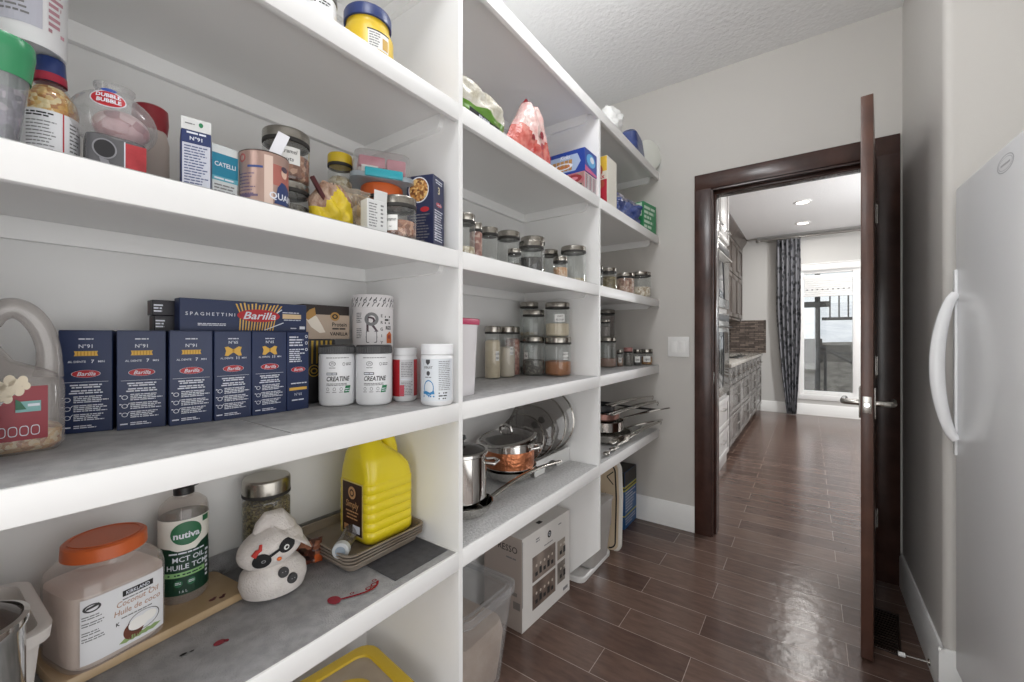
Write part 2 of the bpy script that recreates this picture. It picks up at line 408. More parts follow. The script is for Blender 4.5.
for z in (0.30, 1.03, 1.76):
    b = B(); b.lathe([(0, z-0.045), (0.006, z-0.045), (0.006, z+0.045), (0, z+0.045)], STEEL, 12, (0.0, 0.023, 0)); b.box(-0.02, 0.025, 0.0176, 0.0195, z-0.045, z+0.045, STEEL)
    b.build('hinge', d)

# light switch by the door
o = thing('light_switch', 'white double rocker light switch on the wall left of the doorway', 'light switch', (-0.647, 2.662, 1.108))
b = B(); b.box(-0.0615, 0.0615, -0.007, 0, -0.0615, 0.0615, TRIMW, 0.003); b.build('face_plate', o)
for x in (-0.024, 0.024):
    b = B(); b.box(x-0.0165, x+0.0165, -0.0105, -0.0065, -0.034, 0.034, M('switch_white', 'F2F2F0', 0.3), 0.002, rot=Matrix.Rotation(0.06, 3, 'X')); b.build('rocker', o)
# floor register behind the door
o = thing('floor_register', 'dark slotted floor vent in the corner behind the open door', 'floor vent', (0.243, 2.215, 0.0005), -6)
b = B(); VD = M('vent_brown', '32251F', 0.4, 0.3)
b.box(-0.05, 0.05, -0.15, 0.15, 0, 0.002, M('vent_black', '0E0C0B', 0.8))
for x in (-0.05, 0.042): b.box(x, x+0.008, -0.15, 0.15, 0.001, 0.006, VD, 0.001)
for y in (-0.15, 0.142): b.box(-0.05, 0.05, y, y+0.008, 0.001, 0.006, VD, 0.001)
b.build('frame', o)
b = B()
for i in range(15): b.box(-0.044, 0.044, -0.136+i*0.0185, -0.128+i*0.0185, 0.002, 0.0055, VD)
b.build('grille', o)
# door stop on the right baseboard
o = thing('door_stop', 'thin white tipped door stop sticking out of the right baseboard near the floor', 'door stop', (0.346, 2.03, 0.032), 5)
b = B(); b.tube([(0.0, 0, 0), (-0.004, 0, 0)], 0.011, STEEL, 12); b.tube([(-0.003, 0, 0), (-0.07, 0, 0)], 0.0035, STEEL, 8); b.build('rod', o)
b = B(); b.tube([(-0.066, 0, 0), (-0.084, 0, 0)], 0.0075, TRIMW, 12); b.build('rubber_tip', o)

# ------------------------------------------------------------------ built-in shelving
XB, XF = -1.172, -0.765
TOPS = {'A': 2.198, 'B': 1.798, 'C': 1.402, 'D': 0.9915, 'E': 0.590}
BAYS = [(-0.090, 0.8265), (0.8425, 1.746), (1.762, 2.662)]
SH = thing('shelving_unit', 'white built-in pantry shelving of three bays along the left wall', 'shelving', (0, 0, 0))
TH, SB, ST = 0.016, 0.047, 0.016
for y0, y1, nm in ((-0.106, -0.090, 0), (0.8265, 0.8425, 1), (1.746, 1.762, 1)):
    b = B(); poly = [(XB, 0.0), (XF-0.205, 0.0), (XF-0.132, 0.075), (XF-0.001, 0.21), (XF-0.001, 2.181), (XB, 2.181)]
    b.prism(poly, lambda a, z, t: Vector((a, y0+t, z)), y1-y0, WHITE); b.build('divider', SH)
for lv, z in TOPS.items():
    spans = [(-0.106, 2.6615)] if lv == 'A' else BAYS
    for y0, y1 in spans:
        b = B(); b.box(XB+0.0005, XF-ST, y0+0.0003, y1-0.0003, z-TH, z, WHITE); s = b.build('shelf_board', SH)
        b = B(); b.box(XF-ST, XF, y0+0.0003, y1-0.0003, z-SB, z+0.0005, WHITE, 0.0015); b.build('front_edge', s)
        for a0, a1 in (BAYS if lv == 'A' else [(y0, y1)]):
            b = B(); b.box(XB+0.0005, XB+0.0165, a0+0.001, a1-0.001, z-TH-0.040, z-TH-0.0003, WHITE, 0.001)
            for q0, q1 in ((a0+0.0005, a0+0.0165), (a1-0.0165, a1-0.0005)):
                pl = [(XB+0.0166, z-TH-0.0003), (XF-0.055, z-TH-0.0003), (XF-0.055, z-TH-0.018), (XF-0.062, z-TH-0.034), (XF-0.075, z-TH-0.040), (XB+0.0166, z-TH-0.040)]
                b.prism(pl, lambda a, zz, t: Vector((a, q0+t, zz)), q1-q0, WHITE)
            b.build('cleat', s)

# shelf liners
LINER = M('grey_shelf_liner', 'B2B2B1', 0.7, vary=(35, 'A0A0A0'), bump=(700, 0.3))
LINER2 = M('pale_shelf_liner', 'BEBEBE', 0.55, vary=(55, 'A8A8A9'), bump=(160, 0.4))
LINER3 = M('charcoal_mat', '47474A', 0.8, vary=(60, '55555A'), bump=(900, 0.5))
LINER4 = M('woven_pale_liner', 'DADADA', 0.5, vary=(120, 'BFBFBF'), bump=(220, 0.7))
def liner(label, x0, x1, y0, y1, z, m, wav=0.0015, curl=0.0, seed=0, edge=0.0):
    rr = random.Random(seed); nx, ny = 14, 22; b = B(); ph = [rr.random()*6 for _ in range(4)]
    def P(i, j, t):
        x = x0+(x1-x0)*i/nx; y = y0+(y1-y0)*j/ny
        h = wav*(1+math.sin(9*y+ph[0])*math.sin(11*x+ph[1]))*0.5
        if i == nx: x += edge*math.sin(13*y+ph[2])*0.5
        if curl and i < 3: h += curl*(1.0, 0.35, 0.0)[i]; x = x0+(x1-x0)*(0.0, 0.004, 0.016)[i]
        return Vector((x, y, z+0.0003+h+t))
    for t in (0.0, 0.0009):
        G = [[b.V(P(i, j, t)) for j in range(ny+1)] for i in range(nx+1)]
        for i in range(nx):
            for j in range(ny): b.face([G[i][j], G[i+1][j], G[i+1][j+1], G[i][j+1]], m)
        if t == 0: G0 = G
    for i in range(nx):
        for j in (0, ny): b.face([G0[i][j], G0[i+1][j], G[i+1][j], G[i][j]], m)
    for j in range(ny):
        for i in (0, nx): b.face([G0[i][j], G0[i][j+1], G[i][j+1], G[i][j]], m)
    o = b.build('shelf_liner'); return tag(o, label, 'shelf liner')
liner('grey shelf liner under the row of blue pasta boxes', XB+0.004, XF-0.004, -0.085, 0.385, TOPS['D'], LINER, 0.001, seed=1)
liner('grey shelf liner under the white supplement tubs beside the pasta boxes', XB+0.004, XF-0.004, 0.388, 0.820, TOPS['D'], LINER, 0.001, seed=2)
liner('grey stained shelf liner under the snowman and the coconut oil jar', XB+0.004, XF-0.006, -0.085, 0.820, TOPS['E'], M('mid_grey_liner', 'ABABAD', 0.45, vary=(40, '969698'), bump=(420, 0.6)), 0.001, curl=0.05, seed=3, edge=0.004)
liner('charcoal mat lying on the grey liner under the baking sheets', -1.06, -0.795, 0.64, 0.815, TOPS['E']+0.0025, LINER3, 0.0008, seed=4)
liner('pale liner under the glass jars beside the pink lidded bin', XB+0.004, XF-0.006, 0.850, 1.740, TOPS['D'], LINER2, 0.001, seed=5)
liner('pale woven liner under the pots and the lid rack', XB+0.004, XF-0.006, 0.850, 1.740, TOPS['E'], LINER4, 0.0015, seed=6)
liner('pale liner under the spice jars by the end wall', XB+0.004, XF-0.006, 1.768, 2.655, TOPS['D'], LINER2, 0.001, seed=7)
liner('pale liner under the heap of pans and tongs', XB+0.004, XF-0.004, 1.768, 2.650, TOPS['E'], LINER4, 0.0015, seed=8)
liner('thin grey liner under the cans and boxes on the upper left shelf', XB+0.004, XF-0.003, -0.085, 0.820, TOPS['C'], LINER, 0.002, seed=9)
liner('thin grey liner under the steel lidded jars on the upper middle shelf', XB+0.004, XF-0.003, 0.850, 1.740, TOPS['C'], LINER, 0.001, seed=10)
# dark red sticky spill on the lower liner
b = B(); RS = M('dark_red_spill', '8A1A2C', 0.25); g = lambda x, y, k: Vector((x, y, TOPS['E']+0.0034+0.0002*k))
b.gell(g, -0.846, 0.515, 0.017, 0.013, RS, 1, 14)
path = [(-0.840, 0.520), (-0.832, 0.535), (-0.823, 0.552), (-0.815, 0.572), (-0.812, 0.590), (-0.818, 0.606), (-0.830, 0.616)]
for p, q in zip(path, path[1:]):
    v = Vector((q[0]-p[0], q[1]-p[1])).normalized()*0.0028; b.gpoly(g, [(p[0]-v.y, p[1]+v.x), (q[0]-v.y, q[1]+v.x), (q[0]+v.y, q[1]-v.x), (p[0]+v.y, p[1]-v.x)], RS, 2)
for x, y, r in ((-0.836, 0.552, 0.004), (-0.822, 0.585, 0.006), (-0.824, 0.602, 0.007), (-0.838, 0.612, 0.0045)): b.gell(g, x, y, r, r*1.3, RS, 1, 12, 0.6)
o = b.build('stain'); tag(o, 'dark red smeared stain on the grey liner in front of the baking sheets', 'stain')

b = B(); b.gell(g, -0.905, 0.318, 0.008, 0.010, RS, 1, 14); b.gell(g, -0.901, 0.328, 0.005, 0.004, RS, 1, 10)
tag(b.build('stain'), 'small dark red spot on the grey liner in front of the cutting board', 'stain')
b = B(); b.gell(g, -0.925, 0.268, 0.003, 0.006, INK, 1, 8); b.gell(g, -0.922, 0.280, 0.002, 0.004, INK, 1, 8)
tag(b.build('speck'), 'tiny black specks on the grey liner in front of the coconut oil jar', 'stain')
# ------------------------------------------------------------------ freezer
FZ = thing('upright_freezer', 'tall white upright freezer with a bowed handle at the right edge of the photo', 'freezer', (0.377, 1.885, 0), 1.7)
FW = M('freezer_white', 'F1F2F3', 0.25)
b = B(); b.box(0.075, 0.70, -0.712, 0.0, 0.02, 1.628, FW, 0.01); b.build('cabinet', FZ)
b = B(); b.box(0.0, 0.062, -0.715, 0.0, 0.118, 1.640, FW, 0.012, 3); dr = b.build('door', FZ)
b = B(); b.box(0.060, 0.077, -0.70, -0.012, 0.13, 1.62, M('gasket_grey', 'B8B8B8', 0.6)); b.build('gasket', FZ)
b = B(); b.box(0.03, 0.072, -0.69, -0.02, 0.02, 0.105, M('kick_grille', 'C9C9C9', 0.5), 0.006); b.build('kick_plate', FZ)
b = B(); N = 26; pts = []; 
for i in range(N+1):
    t = i/N; z = 0.850+0.455*t; pts.append((-0.004-0.043*math.sin(PI*t)**0.62, -0.030, z))
b.tube(pts, [0.010+0.005*math.sin(PI*i/N) for i in range(N+1)], FW, 14, flat=1.25); b.build('handle', dr)
b = B(); b.box(-0.006, 0.001, -0.024, -0.006, 0.80, 1.38, FW, 0.002); b.build('handle_trim', dr)
b = B(); EG = M('embossed_grey', 'CDCED0', 0.2)
g = lambda y, z, k: Vector((-0.0004*k, -y, z))
b.gell(g, 0.372, 1.590, 0.048, 0.021, EG, 1, 28, 0.90); b.gell(g, 0.372, 1.590, 0.040, 0.015, EG, 1, 28, 0.93); b.grect(g, 0.345, 0.399, 1.587, 1.592, EG, 1)
b.build('oval_emblem', dr)

# ------------------------------------------------------------------ kitchen beyond the doorway
KG = M('kitchen_wall_paint', 'C9C8C5', 0.6)
b = B(); b.box(-1.42, -1.30, 2.662, 7.8, 0, 2.726, KG); struct(b, 'wall_kitchen_left')
WX0, WX1, WZ0, WZ1 = -0.10, 2.2, 0.30, 2.16
b = B(); b.box(-1.42, WX0, 7.65, 7.8, 0, 2.726, KG); b.box(WX1, 3.1, 7.65, 7.8, 0, 2.726, KG); b.box(WX0, WX1, 7.65, 7.8, 0, WZ0, KG); b.box(WX0, WX1, 7.65, 7.8, WZ1, 2.726, KG)
struct(b, 'wall_kitchen_end')
b = B(); b.box(3.0, 3.1, 2.78, 7.8, 0, 2.726, KG); struct(b, 'wall_kitchen_right')
b = B(); bboard(b, [(-0.62, 7.65), (3.0, 7.65)], 0.165, 0.016); struct(b, 'baseboard_kitchen')
w = thing('window_1', 'large white framed kitchen window looking onto a snowy yard', 'window', (0, 7.65, 0), kind='structure')
WF = M('window_white', 'F0F0EF', 0.35)
b = B(); fy0, fy1 = -0.02, 0.10
b.box(WX0-0.075, WX1+0.075, -0.022, 0, WZ1-0.005, WZ1+0.085, WF, 0.003); b.box(WX0-0.075, WX1+0.075, -0.022, 0, WZ0-0.07, WZ0+0.005, WF, 0.003)
b.box(WX0-0.10, WX1+0.10, -0.035, 0, WZ1+0.083, WZ1+0.10, WF, 0.003)
for x in (WX0-0.075, WX1): b.box(x, x+0.075, -0.021, 0, WZ0-0.06, WZ1+0.08, WF, 0.003)
for x0, x1 in ((WX0, WX0+0.045), (0.515, 0.60), (WX1-0.045, WX1)): b.box(x0, x1, 0.02, 0.085, WZ0, WZ1, WF, 0.003)
b.box(WX0, WX1, 0.021, 0.084, WZ0, WZ0+0.06, WF, 0.003); b.box(WX0, WX1, 0.021, 0.084, WZ1-0.05, WZ1, WF, 0.003)
b.build('window_frame', w)
for x0, x1 in ((WX0+0.04, 0.52), (0.595, WX1-0.04)):
    b = B(); b.box(x0, x1, 0.048, 0.054, WZ0+0.055, WZ1-0.045, CLEAR('window_glass', 'EFF3F2', 0.02, 0.0, 0.2)); b.build('pane', w)
for x0, x1 in ((WX0+0.045, 0.515), (0.60, WX1-0.045)):
    b = B(); n = 7
    b.box(x0, x1, 0.0, 0.045, 2.02, 2.085, WF, 0.004)
    for i in range(n): b.box(x0+0.004, x1-0.004, 0.006, 0.040, 1.80+i*0.032, 1.829+i*0.032, WF, 0.004)
    b.box(x0, x1, 0.003, 0.043, 1.765, 1.797, WF, 0.004)
    for q in range(9): xx = x0+0.04+(x1-x0-0.08)*q/8; b.box(xx-0.012, xx+0.010, 0.0015, 0.004, 1.86, 1.874, GINK)
    b.build('raised_blind', w)
# curtain and its rod
def curtain_mat():
    m = bpy.data.materials.new('patterned_curtain'); m.use_nodes = True; nt = m.node_tree; p = nt.nodes['Principled BSDF']; p.inputs['Roughness'].default_value = 0.7
    tc = nt.nodes.new('ShaderNodeTexCoord'); mp = nt.nodes.new('ShaderNodeMapping'); mp.inputs['Scale'].default_value = (1, 0.6, 0.8)
    v = nt.nodes.new('ShaderNodeTexVoronoi'); v.inputs['Scale'].default_value = 17
    r = nt.nodes.new('ShaderNodeValToRGB'); r.color_ramp.elements[0].color = lin('3B3C41'); r.color_ramp.elements[1].color = lin('85868B')
    r.color_ramp.elements[0].position = 0.30; r.color_ramp.elements[1].position = 0.46
    L = nt.links.new; L(tc.outputs['Object'], mp.inputs[0]); L(mp.outputs[0], v.inputs['Vector']); L(v.outputs['Distance'], r.inputs[0]); L(r.outputs[0], p.inputs['Base Color'])
    return m
cu = thing('curtain', 'grey and black patterned curtain hanging bunched at the left of the kitchen window', 'curtain', (-0.25, 7.50, 0))
b = B(); nz, nx = 26, 60; CM = curtain_mat(); G = []
for i in range(nz+1):
    t = i/nz; z = 0.01+2.622*t
    wd = 0.32-0.0*t; q = max(0, 1-(z-0.0)/1.6)
    wid = 0.31*(1-0.62*q**1.5); cx = 0.04*q
    G.append([Vector((cx+wid*(j/nx-0.5), 0.045*math.cos(2*PI*5.5*j/nx+0.2*math.sin(3*z))*(1-0.2*q), z)) for j in range(nx+1)])
b.loft(G, CM, False, False, closed=False); f = b.build('fabric', cu, 80)
sm = f.modifiers.new('thick', 'SOLIDIFY'); sm.thickness = 0.004
o = tag(B().tube([(-0.62, 7.50, 2.655), (2.6, 7.50, 2.655)], 0.018, M('rod_pewter', '9A9894', 0.3, 0.8), 12).ell((-0.64, 7.50, 2.655), 0.035, 0.03, 0.03, MC['rod_pewter']).box(-0.40, -0.385, 7.50, 7.649, 2.648, 2.662, MC['rod_pewter']).box(2.3, 2.315, 7.50, 7.649, 2.648, 2.662, MC['rod_pewter']).build('curtain_rod'), 'pewter curtain rod running along the top of the kitchen end wall', 'curtain rod')
o = B(); o.box(-0.66, 3.0, 7.56, 7.6495, 2.675, 2.7255, M('top_strip_grey', 'A5A4A2', 0.5), 0.006); struct(o, 'trim_2')  # plain grey strip along the top of the end wall
for (x, y, lb) in ((-0.055, 5.863, 'recessed ceiling light nearer the pantry doorway'), (-0.066, 6.948, 'recessed ceiling light nearer the kitchen window')):
    t = thing('recessed_light', lb, 'ceiling light', (x, y, 2.7255))
    b = B(); b.lathe([(0.062, -0.004), (0.066, -0.008), (0.088, -0.006), (0.092, 0.0)], WF, 32); b.build('trim_ring', t)
    b = B(); b.lathe([(0, -0.004), (0.062, -0.004)], GLOW('lamp_glow', 'FFF6E8', 9), 32); b.build('lens', t)

KC = M('grey_cabinet_paint', '75726F', 0.22, vary=(5, '66625F')); KD = M('taupe_cabinet_stain', '5B524C', 0.3, vary=(6, '4A423D'))
KGAP = M('cabinet_gap', '1A1917', 0.8)
def panel_front(b, y0, y1, z0, z1, m, x=0.0, fr=0.045):
    """a recessed-panel door or drawer front facing +X (built in the unit's own coordinates)"""
    b.box(x, x+0.014, y0, y1, z0, z1, m, 0.002)
    f = min(fr, (z1-z0)*0.28)
    for a0, a1, c0, c1 in ((y0, y1, z1-f, z1), (y0, y1, z0, z0+f), (y0, y0+f, z0+f, z1-f), (y1-f, y1, z0+f, z1-f)):
        b.box(x+0.012, x+0.023, a0+0.0005, a1-0.0005, c0+0.0002, c1-0.0002, m, 0.003)
def bar_pull(b, y0, y1, z, x):
    b.tube([(x, y0+0.015, z), (x+0.03, y0+0.015, z)], 0.004, CHROME, 8); b.tube([(x, y1-0.015, z), (x+0.03, y1-0.015, z)], 0.004, CHROME, 8); b.tube([(x+0.03, y0, z), (x+0.03, y1, z)], 0.0055, CHROME, 8)
def base_cab(y0, y1, label, rows):
    t = thing('base_cabinet', label, 'cabinet', (-0.63, y0, 0), group='base cabinets along the kitchen counter'); Wd = y1-y0
    b = B(); b.box(-0.60, 0, 0.001, Wd-0.001, 0.10, 0.872, KC, 0.002); b.box(-0.60, -0.06, 0.002, Wd-0.002, 0, 0.10, KGAP); b.build('carcass', t)
    for n, z0, z1 in rows:
        ww = (Wd-0.012)/n
        for k in range(n):
            p = B(); a0 = 0.006+k*ww+0.004; a1 = 0.006+(k+1)*ww-0.004; panel_front(p, a0, a1, z0, z1, KC); dd = p.build('drawer', t)
            p = B(); bar_pull(p, (a0+a1)/2-0.07, (a0+a1)/2+0.07, (z0+z1)/2 if z1-z0 < 0.2 else z1-0.10, 0.022); p.build('pull', dd)
ys = [4.38, 5.16, 5.98, 6.80, 7.645]
rows = ((2, 0.70, 0.862), (1, 0.41, 0.69), (1, 0.115, 0.40))
for k, lb in enumerate(('grey base cabinet with drawers next to the oven tower', 'grey base cabinet with drawers, second from the oven tower', 'grey base cabinet with drawers, second from the window wall', 'grey base cabinet with drawers against the window wall')): base_cab(ys[k], ys[k+1], lb, rows)
b = B(); b.box(-1.298, -0.59, 4.381, 7.648, 0.874, 0.912, M('pale_speckled_counter', 'B9B5AE', 0.15, vary=(60, '9C978F')), 0.005); tag(b.build('countertop'), 'pale stone worktop over the grey base cabinets', 'countertop')
# cooktop with pans
t = thing('cooktop', 'black gas cooktop with grates on the kitchen counter', 'cooktop', (-0.93, 5.9, 0.9125))
b = B(); b.box(-0.26, 0.26, -0.38, 0.38, 0, 0.012, BLACK, 0.004); b.build('glass_top', t)
for y in (-0.24, 0, 0.24):
    b = B()
    for a in (-0.2, -0.07, 0.07, 0.2): b.box(a-0.006, a+0.006, y-0.11, y+0.11, 0.02, 0.035, STEEL, 0.002)
    for a in (-0.1, 0.1): b.box(-0.21, 0.21, y+a-0.006, y+a+0.006, 0.012, 0.033, STEEL, 0.002)
    b.build('grate', t)
# stone backsplash
def stone_mat():
    m = bpy.data.materials.new('stacked_stone'); m.use_nodes = True; nt = m.node_tree; p = nt.nodes['Principled BSDF']; p.inputs['Roughness'].default_value = 0.6
    tc = nt.nodes.new('ShaderNodeTexCoord'); mp = nt.nodes.new('ShaderNodeMapping'); mp.inputs['Rotation'].default_value = (PI/2, 0, 0)
    br = nt.nodes.new('ShaderNodeTexBrick'); br.inputs['Scale'].default_value = 1; br.inputs['Brick Width'].default_value = 0.13; br.inputs['Row Height'].default_value = 0.03; br.offset = 0.4
    br.inputs['Color1'].default_value = lin('7C6F66'); br.inputs['Color2'].default_value = lin('463C36'); br.inputs['Mortar'].default_value = lin('2A2422'); br.inputs['Mortar Size'].default_value = 0.003
    n = nt.nodes.new('ShaderNodeTexNoise'); n.inputs['Scale'].default_value = 25; mx = nt.nodes.new('ShaderNodeMixRGB'); mx.blend_type = 'OVERLAY'; mx.inputs[0].default_value = 0.6
    bp = nt.nodes.new('ShaderNodeBump'); bp.inputs['Strength'].default_value = 0.8; bp.inputs['Distance'].default_value = 0.01
    L = nt.links.new; L(tc.outputs['Object'], mp.inputs[0]); L(mp.outputs[0], br.inputs[0]); L(tc.outputs['Object'], n.inputs['Vector']); L(br.outputs['Color'], mx.inputs[1]); L(n.outputs['Fac'], mx.inputs[2])
    L(mx.outputs[0], p.inputs['Base Color']); L(br.outputs['Fac'], bp.inputs['Height']); bp.invert = True; L(bp.outputs[0], p.inputs['Normal'])
    return m
b = B(); b.box(-1.299, -0.545, 7.632, 7.6495, 0.913, 1.43, stone_mat()); o = struct(b, 'trim_3')
# wall cabinets with crown
for k, (y0, y1, lb) in enumerate(((4.40, 5.45, 'taupe wall cabinet with glazed door beside the oven tower'), (5.452, 6.55, 'taupe wall cabinet in the middle of the kitchen row'), (6.552, 7.645, 'taupe wall cabinet against the window wall'))):
    t = thing('wall_cabinet', lb, 'cabinet', (-0.893, y0, 0), group='wall cabinets over the kitchen counter'); Wd = y1-y0
    b = B(); b.box(-0.405, 0, 0.0, Wd-0.001, 1.435, 2.56, KD, 0.002); b.box(-0.36, 0.006, 0.01, Wd-0.011, 1.410, 1.434, KD, 0.002); b.build('carcass', t)
    for j in range(2):
        for z0, z1, gl in ((1.45, 2.06, 0), (2.075, 2.55, 1)):
            p = B(); a0 = 0.006+j*(Wd-0.012)/2+0.003; a1 = 0.006+(j+1)*(Wd-0.012)/2-0.003; panel_front(p, a0, a1, z0, z1, KD, 0, 0.06); dd = p.build('cabinet_door', t)
            p = B(); yk = a1-0.04 if j == 0 else a0+0.04; p.lathe([(0, 0.025), (0.012, 0.022), (0.014, 0.016), (0.006, 0.010), (0.006, 0.0)], CHROME, 12, (0.022, yk, z0+0.07), axis='X'); p.build('knob', dd)
    b = B(); pr = [(0.0, 2.56), (0.02, 2.565), (0.03, 2.60), (0.085, 2.68), (0.09, 2.715), (0.0, 2.715)]
    b.prism(pr, lambda a, z, t_: Vector((a, t_, z)), Wd-0.001, KD); b.box(-0.40, 0.001, 0.001, Wd-0.002, 2.56, 2.714, KD); b.build('crown', t)
# oven tower
t = thing('oven_tower', 'tall grey cabinet tower with built-in microwave and oven just beyond the doorway', 'oven cabinet', (-0.63, 3.55, 0)); Wd = 0.82
TWR = M('tower_paint', 'C4C2C0', 0.22)
b = B(); b.box(-0.66, 0, 0, Wd, 0.0, 2.70, TWR, 0.003); b.build('carcass', t)
for z0, z1, nm in ((2.02, 2.60, 'cabinet_door'), (0.10, 0.34, 'drawer'), (0.35, 0.62, 'drawer')):
    for j in range(2 if nm == 'cabinet_door' else 1):
        n = 2 if nm == 'cabinet_door' else 1; p = B(); ww = (Wd-0.02)/n; panel_front(p, 0.01+j*ww+0.003, 0.01+(j+1)*ww-0.003, z0, z1, TWR); dd = p.build(nm, t)
        p = B(); yc = 0.01+(j+0.5)*ww; bar_pull(p, yc-0.08, yc+0.08, z1-0.08 if n == 1 else z0+0.08, 0.022); p.build('pull', dd)
for z0, z1, nm in ((1.42, 1.98, 'microwave'), (0.66, 1.38, 'wall_oven')):
    p = B(); p.box(-0.05, 0.025, 0.02, Wd-0.02, z0, z1, STEEL, 0.004); a = p.build(nm, t)
    p = B(); p.box(0.0255, 0.030, 0.10, Wd-0.10, z0+0.08, z1-0.17, M('oven_glass', '141416', 0.06), 0.002); p.build('glass_door', a)
    p = B(); bar_pull(p, 0.08, Wd-0.08, z1-0.125, 0.025); p.build('handle', a)
    p = B(); p.box(0.0255, 0.029, 0.06, Wd-0.06, z1-0.075, z1-0.02, BLACK, 0.001); p.build('control_panel', a)

# ------------------------------------------------------------------ yard outside the kitchen window
SNOW = M('snow', 'F7F7F8', 0.7, vary=(2.2, 'DFE1E5'), bump=(3, 1.0))
DIRT = M('winter_hillside', '76726B', 0.9, vary=(6, '4E4A44'), bump=(14, 1.0))
b = B(); nx, ny = 30, 30; G = []; rr = random.Random(3)
for j in range(ny+1):
    y = 7.9+13*j/ny; row = []
    for i in range(nx+1):
        x = -7+16*i/nx; h = -0.35 if y < 9.6 else -0.35+min(1.0, (y-9.6)/3.0)*1.35
        row.append(Vector((x, y, h+0.05*rr.random()*(y > 9.5))))
    G.append(row)
b.loft(G, DIRT, False, False, closed=False); struct(b, 'ground')
b = B(); G = []
for j in range(13):
    y = 12.3+9*j/12; G.append([Vector((-7+16*i/24, y, 0.86+0.22*math.sin(PI*min(1, j/2)/2)+max(0, y-12.5)*0.16+0.06*math.sin(i*1.7+j)+0.05*rr.random()-(0.1 if j == 0 else 0))) for i in range(25)])
b.loft(G, SNOW, False, False, closed=False); o = b.build('snow_bank'); tag(o, 'snow covered bank rising behind the outdoor stairs', 'snow', kind='stuff')
b = B(); b.box(-3, 0.25, 11.6, 12.2, -0.3, 1.12, M('dark_retaining_block', '55514C', 0.85, vary=(5, '3B3834'), bump=(8, 0.8))); b.box(0.25, 0.75, 11.65, 12.2, -0.3, 0.98, MC['dark_retaining_block'])
tag(b.build('retaining_wall'), 'dark stone retaining wall under the snow outside the window', 'retaining wall')
IRON = M('black_iron', '1E1E20', 0.5)
t = thing('deck_railing', 'black metal railing with upright pickets above the snow bank', 'railing', (0, 10.6, 0))
b = B()
for z in (1.50, 2.30): b.box(0.22, 4.0, -0.03, 0.03, z, z+0.06, IRON)
b.build('rails', t)
b = B()
for k in range(26): b.box(0.34+k*0.145, 0.365+k*0.145, -0.012, 0.012, 1.53, 2.32, IRON)
b.build('pickets', t)
t = thing('outdoor_stair', 'dark timber posts and sloping stair rail outside the window', 'stairs', (0, 9.3, 0))
b = B(); b.box(0.09, 0.17, -0.04, 0.04, -0.35, 2.5, IRON); b.build('post', t)
b = B(); b.box(0.22, 0.265, -0.03, 0.03, -0.35, 0.9, IRON); b.build('post', t)
b = B(); b.box(-0.6, 0.30, -0.035, 0.035, 1.70, 1.80, IRON); b.build('beam', t)
b = B(); b.tube([(0.12, 0, 1.02), (0.95, 0.0, 0.52)], 0.035, IRON, 6); b.build('sloping_rail', t)
b = B(); b.box(-0.8, 1.6, -0.02, 0.02, 0.13, 0.19, IRON); b.box(0.12, 1.6, -0.02, 0.02, 0.86, 0.90, IRON); b.build('rail', t)

# ================================================================== THINGS ON THE SHELVES
zA, zB, zC, zD, zE = (TOPS[k] for k in 'ABCDE')
LT = 0.0035                                                             # thickness of a liner with its ripples
def jar(label, loc, R, H, lid, cont=None, ch=0.0, tagtext=None, rz=0, group=None, lidm=None, seg=30, neck=True, base=None, cat='jar', name='glass_jar', tz=0.5):
    """glass canister with a steel lid: H is the whole height, lid its lid's height"""
    t = thing(name, label, cat, loc, rz, group); hb = H-lid
    b = B(); pr = [(0, 0.0005), (R*0.86, 0.0), (R*0.97, R*0.06), (R, R*0.18), (R, hb*0.90), (R*0.97, hb*0.945), (R*0.90, hb*0.97), (R*0.90, hb)] if neck else [(0, 0.0005), (R*0.9, 0), (R, R*0.12), (R, hb)]
    b.lathe(pr, GLASS, seg); g = b.build('jar_body', t)
    b = B(); rl = R*1.0
    b.lathe([(0, hb+lid-0.001), (rl*0.80, hb+lid), (rl*0.93, hb+lid-0.0005), (rl*0.985, hb+lid-lid*0.10), (rl, hb+lid*0.80), (rl, hb+0.004), (rl*0.95, hb+0.002), (0, hb+0.002)], lidm or LIDST, seg); b.build('lid', t)
    b = B(); b.lathe([(rl*0.96, hb-0.004), (rl*1.005, hb-0.003), (rl*1.005, hb+0.0045), (rl*0.97, hb+0.0045)], M('dark_seal', '2E2C2A', 0.6), seg); b.build('seal', t)
    if cont:
        b = B(); ri = R*0.965; top = max(0.01, ch)
        rr = random.Random(int(R*1e5)+int(H*1e4)); b.lathe([(0, 0.004), (R*0.84, 0.0035), (ri, R*0.18), (ri, top*0.97), (ri*0.7, top*1.02), (0, top)], cont, seg); b.build('contents', t)
    if tagtext:
        b = B(); w, h, zc = tagtext[1], tagtext[2], hb*tz; G = CY(R*1.006)
        b.grect(G, -w/2, w/2, zc-h/2, zc+h/2, PAPER, 0, 6)
        lines = tagtext[0]
        for i, s in enumerate(lines): b.gtxt(G, s, 0, zc+h*(0.5-(i+0.6)/(len(lines)+0.2)), h*0.62/len(lines)*1.1, INK, 2, 0.15, sx=min(1.0, w*0.9/(len(s)*h*0.62/len(lines)*0.62)))
        b.build('label', t)
    return t
GRP_J = None
